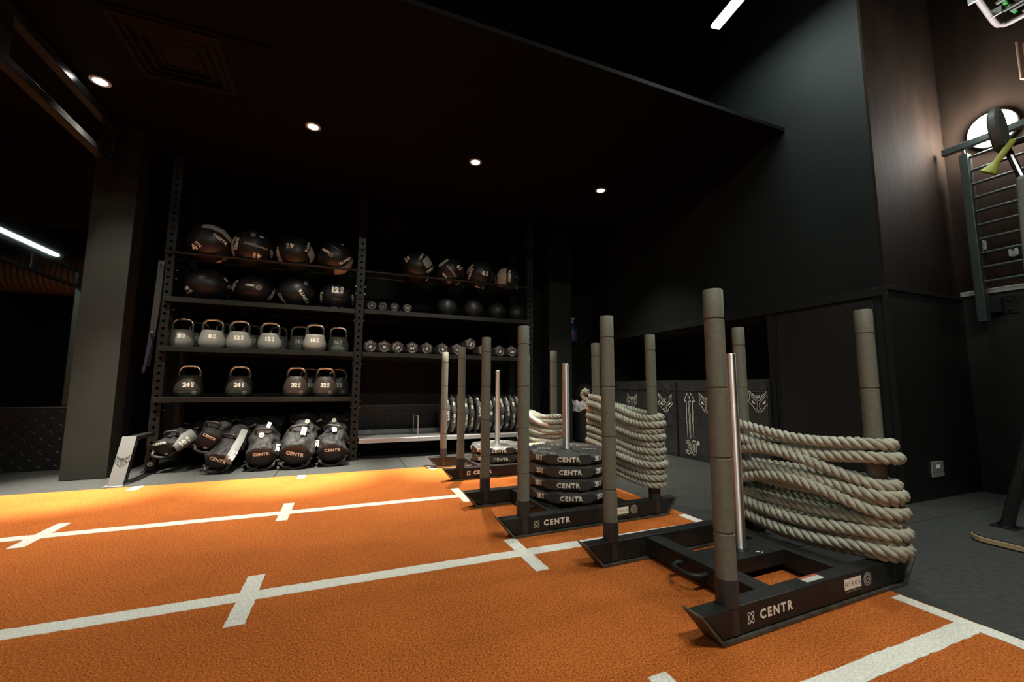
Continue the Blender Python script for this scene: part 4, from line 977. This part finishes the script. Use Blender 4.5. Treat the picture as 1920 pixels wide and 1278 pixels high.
# ================================================================ RIG BEAMS
def truss(x, y0, y1, label, name='rig_beam'):
    t = thing(name, label, 'rig beam', (x, 0, 0), 0, 'beams of the training rig')
    g = mat('rig_gloss_black', (.012, .012, .012), .22)
    obj('top_chord', MB().box(-.03, .03, y0, y1, 2.655, 2.715), g, t, bevel=.004)
    obj('bottom_chord', MB().box(-.03, .03, y0, y1, 2.375, 2.425), g, t, bevel=.004)
    y = y1 - .06
    while y > y0:
        obj('web_plate', MB().prism([(y - .075, 2.425), (y + .05, 2.425), (y + .05, 2.655), (y - .05, 2.655)], -.02, .02, 'x'), g, t, bevel=.002); y -= 1.19
    if y1 > 3.9 and x > -2:
        fl_ = obj('end_flange', MB().prism([(-.015, 2.34), (.125, 2.34), (.13, 2.345), (.135, 2.66), (-.03, 2.66)], 4.088, 4.0985, 'y'), M_TRIMB, t, bevel=.002)
        for z in (2.375, 2.60): obj('flange_bolt', MB().lathe([(0, 0), (.010, 0), (.010, .008), (0, .009)], 6, Matrix.Translation((.10, 4.088, z)) @ DY), M_BLACK, fl_)
    return t
truss(-1.745, -2.5, 4.098, 'glossy black rig beam bolted to the left column under the ceiling')
truss(-4.4, -.35, 4.6, 'black rig beam seen only in the mirror at the left')
rp = thing('rig_post', 'pale green lit rig upright seen in the mirror at the left', 'rig post', (-4.4, -.30, 0), 0)
obj('box_section', MB().box(-.04, .04, -.04, .04, .01, 2.374), mat('green_grey', (.16, .19, .16), .5), rp, bevel=.003)
obj('foot_plate', MB().box(-.07, .07, -.07, .07, 0, .0095), M_RACK, rp)
dt = thing('air_duct', 'large brown spiral air duct seen in the mirror', 'air duct', (0, -2.9, 3.1))
obj('spiral_duct', MB().lathe([(.42 + (.014 if k % 2 else 0), -6.95 + .05 * k) for k in range(30)], 28, Matrix.Rotation(R_(90), 4, 'Y')), mat('duct_brown', (.20, .11, .06), .45, .3), dt, smooth=False)
obj('hanger_strap', MB().box(-6.02, -5.98, -.36, .36, .434, .45).box(-6.01, -5.99, -.01, .01, .45, 1.8), M_TRIMB, dt)
# ceiling cassette
cas = thing('ceiling_cassette', 'square louvred air conditioning cassette in the lower ceiling', 'air conditioner', (-1.05, 3.03, 2.7548))
mcs = mat('cassette_brown', (.012, .0095, .008), .8, spec=.1); h = .27
obj('outer_frame', MB().box(-h, h, -h, -h + .03, -.012, 0).box(-h, h, h - .03, h, -.012, 0).box(-h, -h + .03, -h + .03, h - .03, -.012, 0).box(h - .03, h, -h + .03, h - .03, -.012, 0), mcs, cas, bevel=.002)
for k in range(3):
    a = .225 - k * .055; b = a - .028
    obj('louvre_ring', MB().add([(-a, -a, -.002), (a, -a, -.002), (a, a, -.002), (-a, a, -.002), (-b, -b, -.016), (b, -b, -.016), (b, b, -.016), (-b, b, -.016)], [(0, 1, 5, 4), (1, 2, 6, 5), (2, 3, 7, 6), (3, 0, 4, 7)]), mcs, cas)
obj('intake_grille', MB().box(-.085, .085, -.085, .085, -.012, -.004), mcs, cas, bevel=.003)
obj('ceiling_batten', MB().box(-1.36, -.50, 2.715, 2.742, 2.742, 2.7545), M_CEIL, None)
tag(bpy.data.objects['ceiling_batten'], 'thin dark batten along the near side of the ceiling cassette', 'ceiling batten')

# ================================================================ ALCOVE: WALL BARS, SKI MACHINE, SERVICES
wb = thing('wall_bars', 'black steel wall bars in front of the brown alcove wall', 'wall bars', (4.03, 1.36, 0))
wbm = mat('bars_dark_green', (.030, .042, .040), .42)
obj('side_post', MB().box(-.035, .03, -.0, .045, 1.15, 2.345), wbm, wb, bevel=.003)
obj('side_post', MB().box(-.035, .03, -.945, -.90, 1.15, 2.345), wbm, wb, bevel=.003)
obj('top_rail', MB().box(-.04, -.0, -1.15, .13, 2.385, 2.43), wbm, wb, bevel=.003)
for y in (.022, -.92): obj('rail_stub', MB().box(-.025, -.010, y - .006, y + .006, 2.345, 2.386), wbm, wb)
for k in range(10):
    z = 2.318 - .0995 * k
    obj('rung', MB().tube([(.0, .01, z), (.0, -.91, z)], .0095, 12), wbm, wb, smooth=True)
for z, y in ((1.26, -.0), (1.26, -.92)):
    pl = obj('wall_bracket', MB().box(.03, .089, y - .05, y + .03, z - .05, z + .05).box(.082, .0895, y - .11, y + .04, z - .06, z + .06), M_TRIMB, wb, bevel=.002)
    for dz in (-.03, .03): obj('bracket_bolt', MB().lathe([(0, 0), (.011, 0), (.011, .008), (0, .01)], 6, Matrix.Translation((.082, y - .075, z + dz)) @ Matrix.Rotation(R_(-90), 4, 'Y')), M_RACK, pl)
for (y, z, lb) in ((1.392, 1.70, 'grey hexagonal fixing plate on the brown wall, left one'), (1.25, 1.62, 'grey fixing plate on the brown wall, right one')):
    t = thing('fixing_plate', lb, 'fixing plate', (4.1495, y, z), 0, 'fixing plates on the alcove wall')
    obj('plate', MB().prism([(-.022, -.03), (.0, -.04), (.022, -.03), (.022, .03), (0, .04), (-.022, .03)], -.006, 0, 'x'), M_GREYMET, t, bevel=.001)
    obj('bolt', MB().lathe([(0, 0), (.008, 0), (.008, .006), (0, .008)], 6, Matrix.Translation((-.006, 0, .015)) @ Matrix.Rotation(R_(-90), 4, 'Y')), M_BLACK, t)
# ski machine
sm = thing('ski_machine', 'standing ski exercise machine on a wood edged base at the right edge', 'exercise machine', (3.02, .75, 0))
def rrect(x0, x1, y0, y1, r, n=5):
    out = []
    for cx, cy, a0 in ((x1 - r, y1 - r, 0), (x0 + r, y1 - r, 90), (x0 + r, y0 + r, 180), (x1 - r, y0 + r, 270)):
        for k in range(n + 1): a = R_(a0 + 90 * k / n); out.append((cx + r * math.cos(a), cy + r * math.sin(a)))
    return out
bs = obj('base_board', MB().prism(rrect(-.29, .40, -.335, .335, .07), .004, .026, 'z'), M_WOODRIM, sm, bevel=.002)
bs['label'] = 'plywood edged base board'
obj('rubber_top', MB().prism(rrect(-.286, .396, -.331, .331, .07), .026, .031, 'z'), M_TILE, sm)
gbl = mat('gloss_tube', (.012, .013, .013), .2)
for s in (1, -1):
    lg = MB().tube(smoothpath([(0, s * .295, .031), (.01, s * .288, .07), (.02, s * .20, .44), (.02, s * .10, .95), (.02, s * .07, 1.15)], 6), lambda t: .034 - .010 * min(1, t * 4), 16)
    obj('leg', lg, gbl, sm, smooth=True)
    obj('foot_bracket', MB().box(-.05, .05, s * .295 - .045, s * .295 + .045, .031, .037), gbl, sm, bevel=.002)
obj('tower', MB().prism([(-.13, 1.08), (.13, 1.08), (.115, 1.72), (-.115, 1.72)], -.05, .09, 'x'), mat('tower_grey', (.11, .12, .10), .5), sm, bevel=.02, seg=3)
for s in (1, -1): obj('top_strut', MB().tube([(.0, s * .10, 1.70), (.02, s * .15, 1.93)], .014, 10), gbl, sm, smooth=True)
fw = MB().lathe([(0, -.020), (.100, -.020), (.115, -.010), (.115, .010), (.100, .020), (0, .020)], 48, Matrix.Translation((.02, .165, 2.005)) @ Matrix.Rotation(R_(98), 4, 'Z') @ Matrix.Rotation(R_(90), 4, 'Y'))
obj('flywheel_cover', fw, mat('cover_grey', (.07, .075, .07), .4), sm, smooth=True, angle=30)
obj('pulley_arm', MB().tube([(-.02, .15, 1.90), (-.02, -.15, 1.90)], .018, 12), gbl, sm, smooth=True)
for s in (1, -1):
    g = Matrix.Translation((-.05, s * .135 - .03 * s, 1.895)) @ Matrix.Rotation(R_(38 * (1 if s > 0 else -1)), 4, 'X') @ Matrix.Rotation(R_(180), 4, 'X')
    obj('hand_grip', MB().lathe([(0, -.01), (.013, -.01), (.014, .03), (.013, .09), (.018, .11), (.032, .135), (.034, .145), (.028, .150), (0, .148)], 20, g), M_GREEN, sm, smooth=True)
# services under the high ceiling
tr_ = thing('cable_tray', 'metal cable tray with green and yellow cables high in the corner', 'cable tray', (0, 0, 3.2))
for x, y0, y1 in ((3.86, -2, 1.10), (3.98, -2, 1.11), (4.02, -2, 1.09), (4.10, -2, 1.06), (3.74, -2, 1.06)):
    obj('tray_rail', MB().box(x - .010, x + .010, y0, y1, .0, .012), mat('tray_metal', (.13, .13, .13), .4, .3), tr_)
for k in range(8):
    y = 1.075 - k * .13; obj('earth_cable', MB().tube([(3.55, y, .04), (4.14, y + .02, .04)], .012, 8), mat('cable_green' if k % 3 != 1 else 'cable_yellow', (.03, .18, .04) if k % 3 != 1 else (.25, .21, .03), .5), tr_, smooth=True)
obj('tray_bed', MB().box(3.50, 4.14, -2, 1.09, .07, .085), M_BLACK, tr_)
cn = thing('white_conduit', 'white flexible conduit bending under the cable tray', 'conduit', (0, 0, 3.19))
obj('conduit_pipe', MB().tube(smoothpath([(3.40, 1.085, 0), (3.70, 1.125, 0), (4.03, 1.165, 0), (4.095, 1.155, 0), (4.125, 1.11, 0), (4.125, .85, .0), (4.125, .3, 0)], 8), .016, 12), mat('conduit_white', (.22, .20, .195), .5), cn, smooth=True)
for x in (3.66, 3.93): obj('clip', MB().box(x - .006, x + .006, 1.10, 1.16, -.018, .03), M_GREYMET, cn)
rb = thing('red_wall_unit', 'red box in a brown frame high on the wall at the right edge', 'wall box', (4.148, 1.0, 2.85))
obj('red_box', MB().box(-.12, -.0, -.12, .062, -.12, .10), mat('red_paint', (.16, .022, .012), .5), rb, bevel=.003)
obj('frame', MB().tube([(-.13, .08, .12), (-.13, .08, -.14), (-.13, .02, -.20), (-.13, -.15, -.20)], .008, 8), mat('frame_brown', (.16, .10, .07), .5), rb)
# small litter seen on the floor
bl = obj('blue_strap', MB().tube(smoothpath([(2.98, 2.80, .004), (3.03, 2.76, .004), (3.10, 2.75, .004)], 5), .004, 6), mat('blue_strap_plastic', (.02, .05, .30), .4), None, smooth=True)
tag(bl, 'short blue strap lying on the rubber floor before the soft boxes', 'strap')
